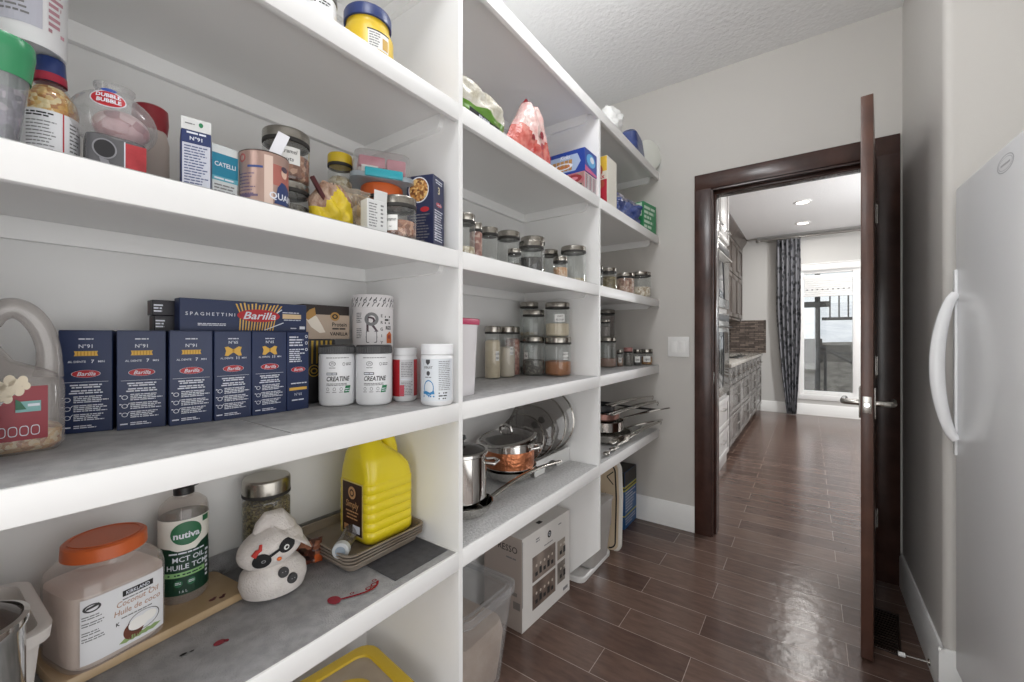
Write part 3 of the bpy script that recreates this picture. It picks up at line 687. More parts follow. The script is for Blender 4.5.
# contents
KERN = CELLS('popcorn_kernels', ['D9A54A', 'E8C079', 'C98A35', 'F0D9A8', 'B8762E'], 165, 0.35)
BEANS = CELLS('pinto_beans', ['B08D78', '8E6756', 'CDB29C', 'A57A66'], 80, 0.4)
NUTS = CELLS('pink_nuts', ['B98A7C', '8F5B50', 'D4B2A2', 'A3695B'], 85, 0.5)
HERBS = CELLS('dried_herbs', ['8A7A52', '6B5C3C', 'A39468', '54482F'], 190, 0.8, (1, 1, 1.6))
SEEDS = CELLS('pale_seeds', ['D8CBB0', 'BFAE8C', 'E8DFCB', 'A79470'], 120, 0.5)
DARKB = CELLS('dark_beans', ['2B2624', '45403D', '1D1917', '3A3330'], 95, 0.35)
CHICK = CELLS('white_beans', ['DDD0BC', 'C7B69C', 'EDE4D4', 'B39F83'], 75, 0.4)
FLOURM = M('flour_cream', 'DBCDB4', 0.9, vary=(30, 'CFC0A5'))
SUGAR = M('fine_sugar', 'D9CFC0', 0.9)
SPICE = M('orange_spice', 'B0703A', 0.85, vary=(40, '9C5F2E'))
COCOA = CELLS('brown_flakes', ['8A5A44', '6E4333', 'A9765C', 'C49A80'], 90, 0.7)
GREYSEED = CELLS('grey_seeds', ['6D6962', '4E4A45', '8B867D', '5C5750'], 170, 0.6)

# ---------------------------------------------------------------- blue pasta boxes (left shelf, eye height)
def carton(b, w, d, h, m, flap=True):
    b.box(-w/2, w/2, -d/2, d/2, 0, h, m, 0.0012, 1)
    if flap:
        b.box(-w/2+0.001, w/2-0.001, -d/2+0.001, -d/2+0.016, h-0.0003, h+0.0008, m); b.grect(F(-d/2), -w/2, w/2, h-0.0012, h-0.0006, M('carton_edge', '111B38', 0.6), 1)
    return b
def logo(b, g, x, z, rx, txt='Barilla', k=1):
    b.gell(g, x, z, rx, rx*0.36, RED, k, 28); b.gell(g, x, z, rx*1.0, rx*0.36, WPR, k+1, 28, 0.965)
    b.gtxt(g, txt, x, z, rx*0.52, WPR, k+2, 0.32, 0.012)
def pasta_front(b, g, kind, s=1.0):
    num = {'penne': 'N°91', 'bow': 'N°65'}[kind]
    b.glines(g, -0.010, 0.010, 0.1745, 1, 1, 0.0022, WPR, 1, 0.05, True, 3)
    b.gtxt(g, num, 0, 0.160 if kind == 'penne' else 0.1655, 0.0095 if kind == 'penne' else 0.0085, WPR, 1, 0, 0.01)
    if kind == 'penne':
        P = [(-0.016, 0.151), (0.016, 0.151), (0.0145, 0.1475), (0.016, 0.142), (-0.016, 0.142), (-0.0145, 0.1465)]
        b.gpoly(g, P, GOLD, 1)
        for q in range(6): b.grect(g, -0.012+q*0.0045, -0.0105+q*0.0045, 0.1425, 0.1505, M('pasta_shade', 'B98A2E', 0.6), 2)
    else:
        P = [(-0.016, 0.156), (-0.010, 0.1575), (0, 0.151), (0.010, 0.1575), (0.016, 0.156), (0.0135, 0.148), (0.016, 0.138), (0.010, 0.137), (0, 0.145), (-0.010, 0.137), (-0.016, 0.138), (-0.0135, 0.148)]
        cen = (0, 0.148)
        P = [(x, z-0.001) for x, z in P]
        for (a, c) in zip(P, P[1:]+P[:1]): b.gpoly(g, [cen, a, c], GOLD, 1)
        b.grect(g, -0.0018, 0.0018, 0.145, 0.151, M('pasta_shade', 'B98A2E', 0.6), 2)
    b.gtxt(g, 'AL DENTE', -0.012, 0.1315, 0.0052, WPR, 1, 0, 0.01); b.gtxt(g, '7' if kind == 'penne' else '11', 0.0085, 0.1318, 0.0085, WPR, 1, 0, 0.02); b.gtxt(g, 'MIN', 0.0205, 0.1315, 0.0052, WPR, 1, 0, 0.01)
    logo(b, g, 0, 0.109, 0.0195)
    b.grect(g, -0.030, 0.030, 0.0935, 0.0941, WPR, 1)
    b.glines(g, -0.026, 0.026, 0.0895, 2, 0.0042, 0.0024, WPR, 1, 0.3, True, 5); b.glines(g, -0.026, 0.026, 0.0790, 2, 0.0042, 0.0024, WPR, 1, 0.3, True, 6)
    for q in range(3):
        z = 0.062-q*0.0165
        b.gell(g, -0.0245, z, 0.0045, 0.0042, WPR, 1, 16, 0.75); b.gell(g, -0.0305, z+0.0035, 0.0018, 0.0012, WPR, 1, 8)
        if q: b.gpoly(g, [(-0.021, z+0.002), (-0.018, z+0.006), (-0.0172, z+0.0052), (-0.0203, z+0.001)], WPR, 1)
        b.glines(g, -0.0165, 0.031, z+0.006, 4, 0.0034, 0.0018, WPR, 1, 0.35, False, 10+q)
    b.glines(g, -0.031, -0.020, 0.0125, 1, 1, 0.0024, WPR, 1, 0.1); b.glines(g, -0.0165, 0.016, 0.014, 2, 0.0034, 0.0018, WPR, 1, 0.3, False, 20)
def pasta_box(kind, label, p0, p1, d, h=0.189):
    """front bottom edge from p0 to p1 (seen from the aisle, left to right)"""
    p0, p1 = Vector(p0), Vector(p1); w = (p1-p0).length-0.0012; dr = (p1-p0).normalized(); bk = Vector((-dr.y, dr.x))
    c = (p0+p1)/2+bk*(d/2); b = carton(B(), w, d, h, NAVY)
    if kind == 'side':
        g = F(-d/2); b.glines(g, -0.022, 0.014, 0.178, 4, 0.0065, 0.0032, WPR, 1, 0.4, False, 2); b.glines(g, -0.022, 0.020, 0.148, 7, 0.0048, 0.0026, WPR, 1, 0.4, False, 4)
        logo(b, g, 0, 0.098, 0.018); b.glines(g, -0.018, 0.022, 0.066, 1, 1, 0.0025, WPR, 1, 0.1); b.grect(g, -0.022, 0.022, 0.048, 0.055, GOLD, 1); b.gtxt(g, 'N°65', 0, 0.038, 0.009, WPR, 1); b.glines(g, -0.016, 0.016, 0.026, 1, 1, 0.003, WPR, 1, 0.1, True)
        for q, z in enumerate((0.182, 0.166, 0.150)): b.gell(g, 0.021, z-0.004, 0.0035, 0.004, WPR, 1, 12, 0.6)
    else: pasta_front(b, F(-d/2), kind)
    o = b.build('pasta_box'); put(o, (c.x, c.y, zD+LT-0.002), math.degrees(math.atan2(dr.y, dr.x))); return tag(o, label, 'pasta box', 'blue pasta boxes standing in a row')
BF = [(-1.106, 0.133), (-1.072, 0.2045), (-1.030, 0.2715), (-1.016, 0.3465), (-1.011, 0.4175), (-1.010, 0.4935), (-1.014, 0.5495)]
pasta_box('penne', 'blue tube pasta box next to the popcorn jug, leftmost of the row', (-1.1015, 0.1342), (-1.0765, 0.2028), 0.050)
pasta_box('penne', 'blue tube pasta box, second from the left in the row', (-1.0611, 0.2039), (-1.0409, 0.2741), 0.058)
pasta_box('penne', 'blue tube pasta box in the middle, left of the first bow-tie box', (-1.0287, 0.2744), (-1.0173, 0.3456), 0.070)
pasta_box('bow', 'blue pasta box with a bow-tie picture, left one of the two', BF[3], BF[4], 0.088)
pasta_box('bow', 'blue pasta box with a bow-tie picture, right one of the two', BF[4], BF[5], 0.088)
pasta_box('side', 'blue pasta box turned to its narrow side at the right end of the row', BF[5], BF[6], 0.085)
# long spaghetti carton lying on top, two dark cartons behind it
zt = zD+LT-0.002+0.189+0.0009
b = carton(B(), 0.264, 0.030, 0.068, NAVY, False); gs = F(-0.015); g = lambda x, z, k: gs(x*0.965, z*0.79, k); SPK = M('spaghetti_yellow', 'E3B862', 0.5)
for q in range(17):
    a = 0.25*PI+q/16*1.15*PI; rr = random.Random(q)
    if abs(q-8) < 0: continue
    x0, z0 = 0.018+0.020*math.cos(PI/2+(q-8)*0.19)*1.6, 0.045+0.010*math.sin(PI/2+(q-8)*0.19)
for q in range(13):                                                    # strands fanning out above and below the badge
    x = -0.022+q*0.0065; t = (q-6)*0.0020
    b.gpoly(g, [(x, 0.050), (x+0.0026, 0.050), (x+0.0026+t+0.004, 0.078+0.006*((q*7) % 3)/3), (x+t+0.003, 0.078+0.006*((q*7) % 3)/3)], SPK if q % 3 else GOLD, 1)
    b.gpoly(g, [(x-0.004-t*0.2, 0.003), (x-0.0012-t*0.2, 0.003), (x+0.0026, 0.040), (x, 0.040)], SPK if q % 2 else GOLD, 1)
b.gpoly(g, [(0.030, 0.004), (0.033, 0.003), (0.078, 0.026), (0.076, 0.028)], WPR, 2)
b.gpoly(g, [(0.052, 0.050), (0.055, 0.049), (0.074, 0.066), (0.072, 0.068)], WPR, 2)
b.gell(g, 0.020, 0.046, 0.048, 0.0185, RED, 3, 30); b.gtxt(g, 'Barilla', 0.020, 0.046, 0.030, WPR, 5, 0.3, 0.014)
b.gtxt(g, 'S P A G H E T T I N I', -0.079, 0.046, 0.0125, WPR, 2, 0, 0.012, sx=0.86)
b.glines(g, -0.105, -0.050, 0.021, 2, 0.004, 0.0022, WPR, 1, 0.1, True, 3)
b.grect(g, 0.075, 0.122, 0.040, 0.054, M('spaghetti_window', 'D9BE94', 0.5), 1); b.glines(g, 0.075, 0.118, 0.060, 1, 1, 0.0026, WPR, 1); b.glines(g, 0.078, 0.122, 0.037, 1, 1, 0.0022, WPR, 1)
b.grect(g, 0.118, 0.132, 0.008, 0.017, WPR, 1); b.glines(g, 0.095, 0.112, 0.012, 1, 1, 0.003, WPR, 1)
o = put(b.build('spaghetti_box'), (-1.060, 0.428, zt), 90); tag(o, 'long blue spaghetti box lying across the tops of the pasta boxes', 'pasta box')
for k, (z, lb) in enumerate(((0.0, 'dark slim carton poking out behind the long spaghetti box, lower one'), (0.0315, 'dark slim carton poking out behind the long spaghetti box, upper one'))):
    t = M('near_black_carton', '23222A', 0.45); b = B(); b.box(-0.14, 0.14, -0.017, 0.017, 0, 0.031, t, 0.001, 1); b.gpoly(FL(-0.14), [(-0.014, 0.004), (0.004, 0.004), (0.004, 0.027), (-0.014, 0.027)], M('brown_print', '4A3030', 0.5), 1)
    b.glines(F(-0.017), -0.138, -0.122, 0.022, 3, 0.006, 0.003, WPR, 1)
    tag(put(b.build('slim_carton'), (-1.0935, 0.404-0.003*k, zt+z), 90), lb, 'carton')

# ---------------------------------------------------------------- popcorn jug at the left edge of that shelf
t = thing('popcorn_jug', 'clear handled plastic jug with a red label and popcorn kernels at the bottom', 'jug', (-1.003, 0.069, zD+LT-0.001), 89)
JP = CLEAR('jug_plastic', 'D2CCC8', 0.30, 0.15, 0.4)
b = B(); Wd, Dp = 0.118, 0.092
b.loft([ring(Wd-0.016, Dp-0.016, 0.02, 0), ring(Wd, Dp, 0.025, 0.010), ring(Wd, Dp, 0.025, 0.098), ring(Wd-0.004, Dp-0.004, 0.025, 0.110), ring(Wd-0.016, Dp-0.014, 0.03, 0.122, cx=-0.004), ring(0.066, 0.060, 0.024, 0.140, cx=-0.026), ring(0.050, 0.048, 0.022, 0.165, cx=-0.033), ring(0.046, 0.046, 0.022, 0.200, cx=-0.034)], JP); b.build('jug_body', t)
b = B(); hp = [(-0.018, 0, 0.196), (-0.010, 0, 0.213), (0.006, 0, 0.221), (0.022, 0, 0.212), (0.035, 0, 0.190), (0.042, 0, 0.163), (0.044, 0, 0.137), (0.043, 0, 0.112)]
b.stube(hp, [0.010, 0.0115, 0.012, 0.0115, 0.011, 0.0105, 0.011, 0.013], JP, 14, flat=1.35); b.build('handle', t)
b = B(); b.lathe([(0, 0.232), (0.020, 0.231), (0.022, 0.227), (0.022, 0.201), (0.019, 0.2005)], M('jug_cap', 'B9B4B0', 0.4), 24, (-0.036, 0, 0)); b.build('cap', t)
b = B(); b.loft([ring(Wd-0.022, Dp-0.022, 0.018, 0.003), ring(Wd-0.008, Dp-0.008, 0.022, 0.011), ring(Wd-0.006, Dp-0.006, 0.022, 0.034), ring(Wd-0.05, Dp-0.05, 0.015, 0.044)], KERN); b.build('kernels', t)
b = B(); gf = F(-Dp/2, e=0.0005); g = lambda x, z, k: gf(0.038-(0.036-x)*0.60, z+0.006, k); RL = M('deep_red_label', '8E1B2C', 0.4)
b.gpoly(g, [(-0.048, 0.016), (0.036, 0.016), (0.036, 0.096), (0.006, 0.096), (-0.010, 0.088), (-0.030, 0.080), (-0.048, 0.064)], RL, 1)
CR = M('label_popcorn', 'E9DCC4', 0.6)
for q, (x, z, r) in enumerate(((-0.030, 0.092, 0.013), (-0.018, 0.099, 0.011), (-0.006, 0.105, 0.009), (-0.041, 0.084, 0.010), (-0.012, 0.090, 0.009), (0.000, 0.097, 0.007), (-0.043, 0.097, 0.010), (-0.027, 0.106, 0.010), (-0.030, 0.079, 0.008))): b.gell(g, x, z, r, r*0.85, CR, 2+q % 2, 14)
b.grect(g, -0.018, 0.024, 0.058, 0.074, M('label_teal', '7FB0AE', 0.5), 4); b.gpoly(g, [(-0.018, 0.062), (0.0, 0.062), (-0.010, 0.074), (-0.018, 0.078)], M('label_green', '2F6B4F', 0.5), 5); b.grect(g, 0.002, 0.022, 0.066, 0.070, WPR, 5)
for q in range(4):
    x = -0.041+q*0.0185; b.loft([[g(x+p, 0.030+r, 4) for p, r in rrect(0.015, 0.015, 0.005)], [g(x+p*0.84, 0.030+r*0.84, 4) for p, r in rrect(0.015, 0.015, 0.005)]], WPR, False, False)
b.build('label', t)
# dark carton at the extreme left
b = B(); b.box(-0.03, 0.03, -0.014, 0.014, 0, 0.262, NAVY, 0.002, 1); b.glines(F(-0.02), -0.025, 0.025, 0.2, 6, 0.02, 0.006, WPR, 1)
tag(put(b.build('carton'), (-0.928, 0.0265, zD+LT-0.001), 90), 'narrow dark blue carton at the left edge in front of the popcorn jug', 'carton')

# ---------------------------------------------------------------- tubs and bottles right of the pasta
TUBW = M('white_tub_plastic', 'E6E7E9', 0.28); GREENP = M('green_print', '1F7A4D', 0.5)
def creatine(label, loc, R, rz):
    t = thing('supplement_tub', label, 'tub', loc, rz, 'white tubs with charcoal lids'); H = 0.135
    b = B(); b.lathe([(0, 0.001), (R*0.84, 0), (R*0.95, 0.004), (R, 0.014), (R, H-0.010), (R*0.97, H-0.003), (R*0.90, H)], TUBW, 36); bd = b.build('tub_body', t)
    b = B(); g1 = CY(R); g = lambda x, z, k: g1(x*0.80-0.002, z, k)
    b.glines(g, -R*0.8, R*0.8, 0.124, 1, 1, 0.0020, GINK, 1, 0.05)
    b.gell(g, -0.016, 0.108, 0.010, 0.0062, GINK, 1, 22, 0.80); b.gtxt(g, 'PV', -0.016, 0.108, 0.0085, GINK, 1, 0.2, 0.015); b.glines(g, -0.026, -0.006, 0.0985, 1, 1, 0.0018, GINK, 1, 0.05)
    b.gell(g, 0.018, 0.107, 0.0042, 0.0042, GINK, 1, 16, 0.7); b.glines(g, 0.025, 0.044, 0.110, 2, 0.004, 0.0022, GINK, 1, 0.1)
    b.grect(g, -0.034, -0.002, 0.0795, 0.086, M('dark_grey_print', '4A4A4C', 0.5), 1, 6); b.glines(g, -0.032, -0.004, 0.0842, 1, 1, 0.003, WPR, 2, 0.05)
    b.gtxt(g, 'CREATINE', 0.0, 0.070, 0.0165, INK, 1, 0.25, 0.02, sx=0.93)
    b.glines(g, -0.034, 0.030, 0.0585, 2, 0.0036, 0.0020, GINK, 1, 0.2)
    for q in range(3): b.gell(g, -0.030+q*0.020, 0.044, 0.0045, 0.0045, GINK, 1, 14, 0.72); b.glines(g, -0.036+q*0.020, -0.024+q*0.020, 0.037, 1, 1, 0.0016, GINK, 1, 0.1)
    b.gpoly(g, [(0.018, 0.034), (0.036, 0.034), (0.042, 0.052), (0.024, 0.052)], GREENP, 1); b.glines(g, 0.022, 0.037, 0.045, 2, 0.005, 0.0022, WPR, 2, 0.2)
    b.build('printing', bd)
    b = B(); b.lathe([(0, H+0.0195), (R*0.93, H+0.020), (R*0.985, H+0.017), (R*0.985, H-0.002), (R*0.93, H-0.003)], DGREY, 44)
    for q in range(44): a = 2*PI*q/44; b.box(R*0.982*math.cos(a)-0.0012, R*0.982*math.cos(a)+0.0012, R*0.982*math.sin(a)-0.0012, R*0.982*math.sin(a)+0.0012, H, H+0.015, DGREY)
    b.build('lid', t); return t
creatine('white creatine tub with a charcoal lid, left one of the pair', (-1.006, 0.621, zD+LT-0.001), 0.0445, camrz(-1.01, 0.623, 4))
creatine('white creatine tub with a charcoal lid, right one of the pair', (-0.938, 0.685, zD+LT-0.001), 0.0460, camrz(-0.94, 0.683, 4))
# small white bottle with a red label
t = thing('supplement_bottle', 'small white bottle with a red wraparound label right of the creatine tubs', 'bottle', (-0.918, 0.7715, zD+LT-0.001), camrz(-0.918, 0.7715)); R = 0.033
b = B(); b.lathe([(0, 0.001), (R*0.85, 0), (R, 0.008), (R, 0.116), (R*0.93, 0.124), (R*0.84, 0.127)], TUBW, 32); b.build('bottle_body', t)
b = B(); b.lathe([(0, 0.146), (R*0.93, 0.1455), (R*0.97, 0.143), (R*0.97, 0.127), (R*0.9, 0.126)], TUBW, 36); b.build('cap', t)
b = B(); g = CY(R); b.grect(g, -PI*R*0.95, -0.014, 0.014, 0.114, RED, 1, 14); b.grect(g, 0.026, PI*R*0.95, 0.014, 0.114, RED, 1, 14); b.grect(g, -0.014, 0.026, 0.014, 0.114, M('label_grey', 'CFCFD2', 0.5), 1, 8)
b.glines(g, -0.010, 0.022, 0.106, 9, 0.0045, 0.0018, GINK, 2, 0.2); b.grect(g, -0.012, 0.024, 0.060, 0.062, WPR, 2, 6); b.glines(g, -0.010, 0.022, 0.054, 9, 0.0042, 0.0017, GINK, 2, 0.2, seed=4); b.grect(g, -0.0135, -0.002, 0.015, 0.045, M('label_pink', 'C94A5C', 0.5), 2, 4)
b.build('label', t)
# larger white bottle
t = thing('supplement_bottle', 'white bottle with a ribbed white lid and grey label next to the shelf divider', 'bottle', (-0.800, 0.780, zD+LT-0.001), camrz(-0.800, 0.780, -3)); R = 0.0425
b = B(); b.lathe([(0, 0.001), (R*0.88, 0), (R, 0.008), (R, 0.122), (R*0.95, 0.128), (R*0.9, 0.130)], TUBW, 36); b.build('bottle_body', t)
b = B(); b.lathe([(0, 0.158), (R*0.94, 0.1575), (R*0.99, 0.154), (R*0.99, 0.132), (R*0.92, 0.130)], TUBW, 44); b.build('cap', t)
b = B(); g = CY(R); b.grect(g, -0.050, 0.050, 0.012, 0.120, M('label_pale_blue', 'D5DADF', 0.45), 1, 22)
b.gpoly(g, [(-0.028, 0.118), (-0.016, 0.118), (-0.016, 0.110), (-0.022, 0.104), (-0.028, 0.110)], M('dark_grey_print', '4A4A4C', 0.5), 2); b.gtxt(g, 'KRUIT', -0.021, 0.098, 0.0085, M('dark_grey_print', '4A4A4C', 0.5), 2, 0, 0.01); b.gell(g, -0.021, 0.083, 0.005, 0.006, M('dark_grey_print', '4A4A4C', 0.5), 2, 14)
b.glines(g, -0.030, -0.012, 0.074, 1, 1, 0.002, GINK, 2)
BL = M('label_blue', '2F7FB5', 0.5); b.gell(g, -0.020, 0.046, 0.014, 0.020, BL, 2, 24, 0.86); b.gpoly(g, [(-0.035, 0.030), (-0.004, 0.030), (-0.006, 0.040), (-0.016, 0.034), (-0.026, 0.038), (-0.036, 0.036)], BL, 3)
b.glines(g, -0.036, -0.004, 0.026, 1, 1, 0.0035, BL, 2, 0.05); b.glines(g, 0.006, 0.040, 0.114, 16, 0.0048, 0.0018, GINK, 2, 0.15); b.glines(g, 0.006, 0.030, 0.034, 3, 0.007, 0.003, INK, 2, 0.3)
b.build('label', t)
# black tin with gold stripes, cartons behind
b = B(); b.box(-0.042, 0.042, -0.030, 0.030, 0, 0.170, M('black_tin', '2A2A2C', 0.35), 0.004); g = F(-0.030); GD = M('gold_foil', 'C9A74A', 0.3, 0.6)
for q in range(6): b.gpoly(g, [(-0.040+q*0.013, 0.105), (-0.036+q*0.013, 0.105), (-0.034+q*0.013, 0.166), (-0.040+q*0.013, 0.166)], GD, 1)
b.gell(g, -0.020, 0.086, 0.016, 0.016, GD, 2, 24); b.gell(g, -0.020, 0.086, 0.013, 0.013, INK, 3, 24); b.gell(g, -0.020, 0.086, 0.010, 0.008, GD, 4, 18, 0.6)
o = b.build('canister'); tag(put(o, (-1.098, 0.612, zD+LT-0.001), 90), 'black gold-striped canister between the pasta boxes and creatine tubs', 'canister')
b = B(); w, h = 0.134, 0.092; b.box(-w/2, w/2, -0.035, 0.035, 0, h, M('snack_carton', '2A211E', 0.4), 0.001, 1); g = F(-0.035); SN = M('snack_beige', 'B9A694', 0.5)
b.grect(g, -w/2, w/2, 0, 0.066, SN, 1); b.gpoly(g, [(-0.066, 0.062), (-0.052, 0.074), (-0.030, 0.060), (-0.014, 0.034), (-0.006, 0.018), (-0.022, 0.016), (-0.046, 0.032)], M('snack_cream', 'E9E0D2', 0.5), 2)
b.gpoly(g, [(-0.067, 0.060), (-0.050, 0.078), (-0.036, 0.084), (-0.033, 0.064), (-0.054, 0.050)], M('snack_gold', 'B58B4C', 0.5), 3); b.gell(g, 0.022, 0.062, 0.014, 0.012, M('snack_gold', 'B58B4C', 0.5), 3, 20); b.gell(g, 0.022, 0.062, 0.009, 0.007, INK, 4, 16, 0.5)
b.gtxt(g, 'Protein', 0.036, 0.040, 0.0155, INK, 3, 0, 0.015); b.glines(g, 0.014, 0.056, 0.030, 1, 1, 0.004, INK, 3); b.gtxt(g, 'VANILLA', 0.034, 0.014, 0.0135, INK, 3, 0, 0.02)
o = b.build('snack_carton'); tag(put(o, (-1.110, 0.634, zD+LT-0.001+0.1705), 90), 'dark and beige snack carton lying on the black and gold canister', 'carton')
t = thing('white_canister', 'tall white canister with black and grey printing behind the creatine tubs', 'canister', (-1.046, 0.760, zD+LT-0.001), camrz(-1.046, 0.760, 2)); R = 0.0575
b = B(); b.lathe([(0, 0.0), (R, 0), (R, 0.256), (R*0.98, 0.258)], M('canister_white', 'E2DFE0', 0.4), 40); b.build('tub_body', t)
b = B(); b.lathe([(0, 0.297), (R*0.97, 0.2965), (R*1.02, 0.292), (R*1.02, 0.258), (R*0.98, 0.257)], M('canister_white', 'E2DFE0', 0.4), 40); g = CY(R*1.02); rr = random.Random(5)
for q in range(26):
    x = -0.085+q*0.0068; s = 0.005; z = 0.268+0.016*(q % 2)
    b.gpoly(g, [(x-s*0.5, z-s*1.2), (x+s*0.9, z+s), (x+s*1.1, z+s*0.4), (x, z-s*1.4)], INK if q % 3 else GINK, 1)
    if q % 4 == 1: b.gell(g, x, 0.277, 0.005, 0.006, GINK, 2, 14, 0.6)
b.build('lid', t)
b = B(); g = CY(R); b.glines(g, -0.052, -0.034, 0.244, 6, 0.005, 0.0025, GINK, 1, 0.2); b.glines(g, -0.052, -0.034, 0.200, 6, 0.005, 0.0025, GINK, 1, 0.2, seed=7)
b.gtxt(g, 'R', -0.006, 0.212, 0.062, M('plum_print', '4A3540', 0.5), 1, 0, 0.0); b.gell(g, -0.006, 0.226, 0.019, 0.019, GINK, 2, 24, 0.55); b.loft([[g(-0.006+p, 0.176+r, 1) for p, r in rrect(0.030, 0.034, 0.004)], [g(-0.006+p*0.86, 0.176+r*0.86, 1) for p, r in rrect(0.030, 0.034, 0.004)]], GINK, False, False); b.grect(g, -0.022, 0.010, 0.174, 0.177, GINK, 1)
for q in range(5): b.gtxt(g, 'ERGIY'[q], 0.022, 0.236-q*0.019, 0.012, INK, 1, 0, 0.01)
b.glines(g, 0.032, 0.052, 0.236, 3, 0.009, 0.005, INK, 1, 0.2); b.gtxt(g, 'RIZE', 0.045, 0.202, 0.013, INK, 1, 0, 0.03, sx=0.8)
b.gpoly(g, [(0.038, 0.158), (0.058, 0.158), (0.058, 0.184), (0.048, 0.192), (0.038, 0.182)], M('fruit_orange', 'CB6A33', 0.5), 2); b.gell(g, 0.047, 0.176, 0.006, 0.006, M('fruit_red', '9A3B2E', 0.5), 3, 14)
b.build('printing', t)

# ---------------------------------------------------------------- upper left shelf (C level)
zc = zC+LT
# clear tub with green lid at the left edge (front)
t = thing('tumbler', 'tall clear plastic tumbler with a green lid at the top left edge of the photo', 'tumbler', (-0.835, 0.052, zc), 40)
b = B(); b.lathe([(0, 0.002), (0.0135, 0), (0.015, 0.004), (0.0285, 0.126), (0.0292, 0.128)], CLEAR('tumbler_plastic', 'C9CDCF', 0.30, 0.1, 0.45), 30); b.build('cup', t)
b = B(); b.lathe([(0.0258, 0.094), (0.0266, 0.094), (0.0300, 0.124), (0.0305, 0.126), (0.0305, 0.138), (0.029, 0.142), (0, 0.143)], M('green_lid', '3C8F62', 0.25), 30); b.build('lid', t)
b = B(); b.lathe([(0, 0.005), (0.0135, 0.005), (0.0215, 0.078), (0, 0.080)], CELLS('purple_wrapped_sweets', ['5A4A63', '77667F', 'A08F9C', '3E3347'], 110, 0.35), 24); b.build('contents', t)
# popcorn kernel bottle, and the white bucket standing on its cap
t = thing('kernel_bottle', 'clear bottle of popcorn kernels under the white bucket', 'bottle', (-0.905, 0.103, zc), camrz(-0.905, 0.103, 8)); R = 0.030
b = B(); b.lathe([(0, 0.001), (R*0.9, 0), (R, 0.006), (R, 0.098), (R*0.93, 0.112), (R*0.62, 0.128), (R*0.5, 0.133), (R*0.5, 0.138)], GLASS, 32); b.build('bottle_body', t)
b = B(); b.lathe([(0, 0.004), (R*0.87, 0.004), (R*0.965, 0.008), (R*0.965, 0.097), (R*0.89, 0.110), (R*0.5, 0.127), (0, 0.128)], KERN, 32); b.build('kernels', t)
b = B(); g = CY(R*1.004); b.grect(g, -PI*R, PI*R, 0.010, 0.086, M('label_white', 'E4E5E8', 0.45), 0, 36); b.grect(g, 0.008, 0.0095, 0.010, 0.086, RED, 1, 1); b.glines(g, -0.030, 0.002, 0.082, 2, 0.004, 0.0022, INK, 1, 0.5); b.glines(g, -0.030, 0.004, 0.070, 11, 0.0048, 0.0016, GINK, 1, 0.3, seed=3); b.glines(g, 0.016, 0.034, 0.076, 11, 0.0055, 0.0022, GINK, 1, 0.4, seed=5); b.build('label', t)
b = B(); b.lathe([(0.0175, 0.134), (0.0175, 0.136), (0.0170, 0.146), (0.0165, 0.146)], M('cap_red', 'A3203A', 0.35), 32); b.lathe([(0, 0.1705), (0.0145, 0.170), (0.0155, 0.168), (0.0165, 0.146), (0, 0.145)], M('cap_blue', '273A72', 0.35), 32); b.build('cap', t)
t = thing('white_bucket', 'large white printed bucket balanced on the kernel bottle cap', 'bucket', (-0.905, 0.082, zc+0.1705), camrz(-0.905, 0.082, 10)); R = 0.038
b = B(); b.lathe([(0, 0.004), (R*0.80, 0.004), (R*0.86, 0.0005), (R*0.96, 0.0), (R, 0.004), (R*1.0, 0.02), (R*1.04, 0.150), (R*1.06, 0.152), (R*1.06, 0.160)], TUBW, 40); b.build('bucket_body', t)
b = B(); b.lathe([(0, 0.168), (R*1.05, 0.167), (R*1.09, 0.162), (R*1.09, 0.150), (R*1.05, 0.150)], TUBW, 40); b.build('lid', t)
b = B(); g = CY(R, rz=lambda z: R*(1+0.04*(z-0.02)/0.13)+0.0002); b.grect(g, -0.055, 0.006, 0.022, 0.130, M('bucket_grey_panel', 'BFC0CC', 0.5), 1, 12); b.glines(g, -0.050, 0.002, 0.126, 14, 0.0068, 0.003, GINK, 2, 0.3)
PK = M('pale_red_print', 'B98A95', 0.5); b.glines(g, 0.012, 0.034, 0.128, 12, 0.009, 0.0050, PK, 2, 0.45, seed=6)
b.build('printing', t)
# gum ball dispenser
t = thing('gum_dispenser', 'clear bubble gum dispenser with a red oval badge on a grey base', 'gum dispenser', (-0.882, 0.168, zc), camrz(-0.88, 0.168, 6))
DB = CLEAR('dispenser_grey', '6E6E72', 0.80, 0.15, 0.3); b = B(); w, dd = 0.068, 0.055
b.loft([ring(w, dd, 0.008, 0), ring(w, dd, 0.008, 0.004), ring(w*0.97, dd*0.97, 0.008, 0.066), ring(w*0.8, dd*0.8, 0.01, 0.070)], DB); b.build('base', t)
b = B(); g = F(-dd/2, e=0.0006); b.gell(g, -0.014, 0.046, 0.0115, 0.013, M('opening_dark', '262528', 0.6), 1, 26); b.gell(g, -0.014, 0.046, 0.0135, 0.015, M('opening_rim', '8B8B90', 0.3), 2, 26, 0.86)
b.gpoly(g, [(-0.020, 0.032), (-0.010, 0.030), (-0.006, 0.016), (-0.016, 0.018)], M('opening_rim', '8B8B90', 0.3), 2); b.build('chute', t)
b = B(); g = F(-dd/2, e=0.0006); b.grect(g, 0.009, 0.0335, 0.004, 0.062, M('red_panel', 'B83A40', 0.35, vary=(60, 'A02B32')), 1); b.grect(g, 0.0075, 0.009, 0.004, 0.0635, WPR, 1); b.build('red_panel', t)
b = B(); pr = []
for i in range(15): a = -PI/2*0.86+i/14*(PI/2*0.86+PI/2*0.72); pr.append((0.047*math.cos(a), 0.098+0.046*math.sin(a)))
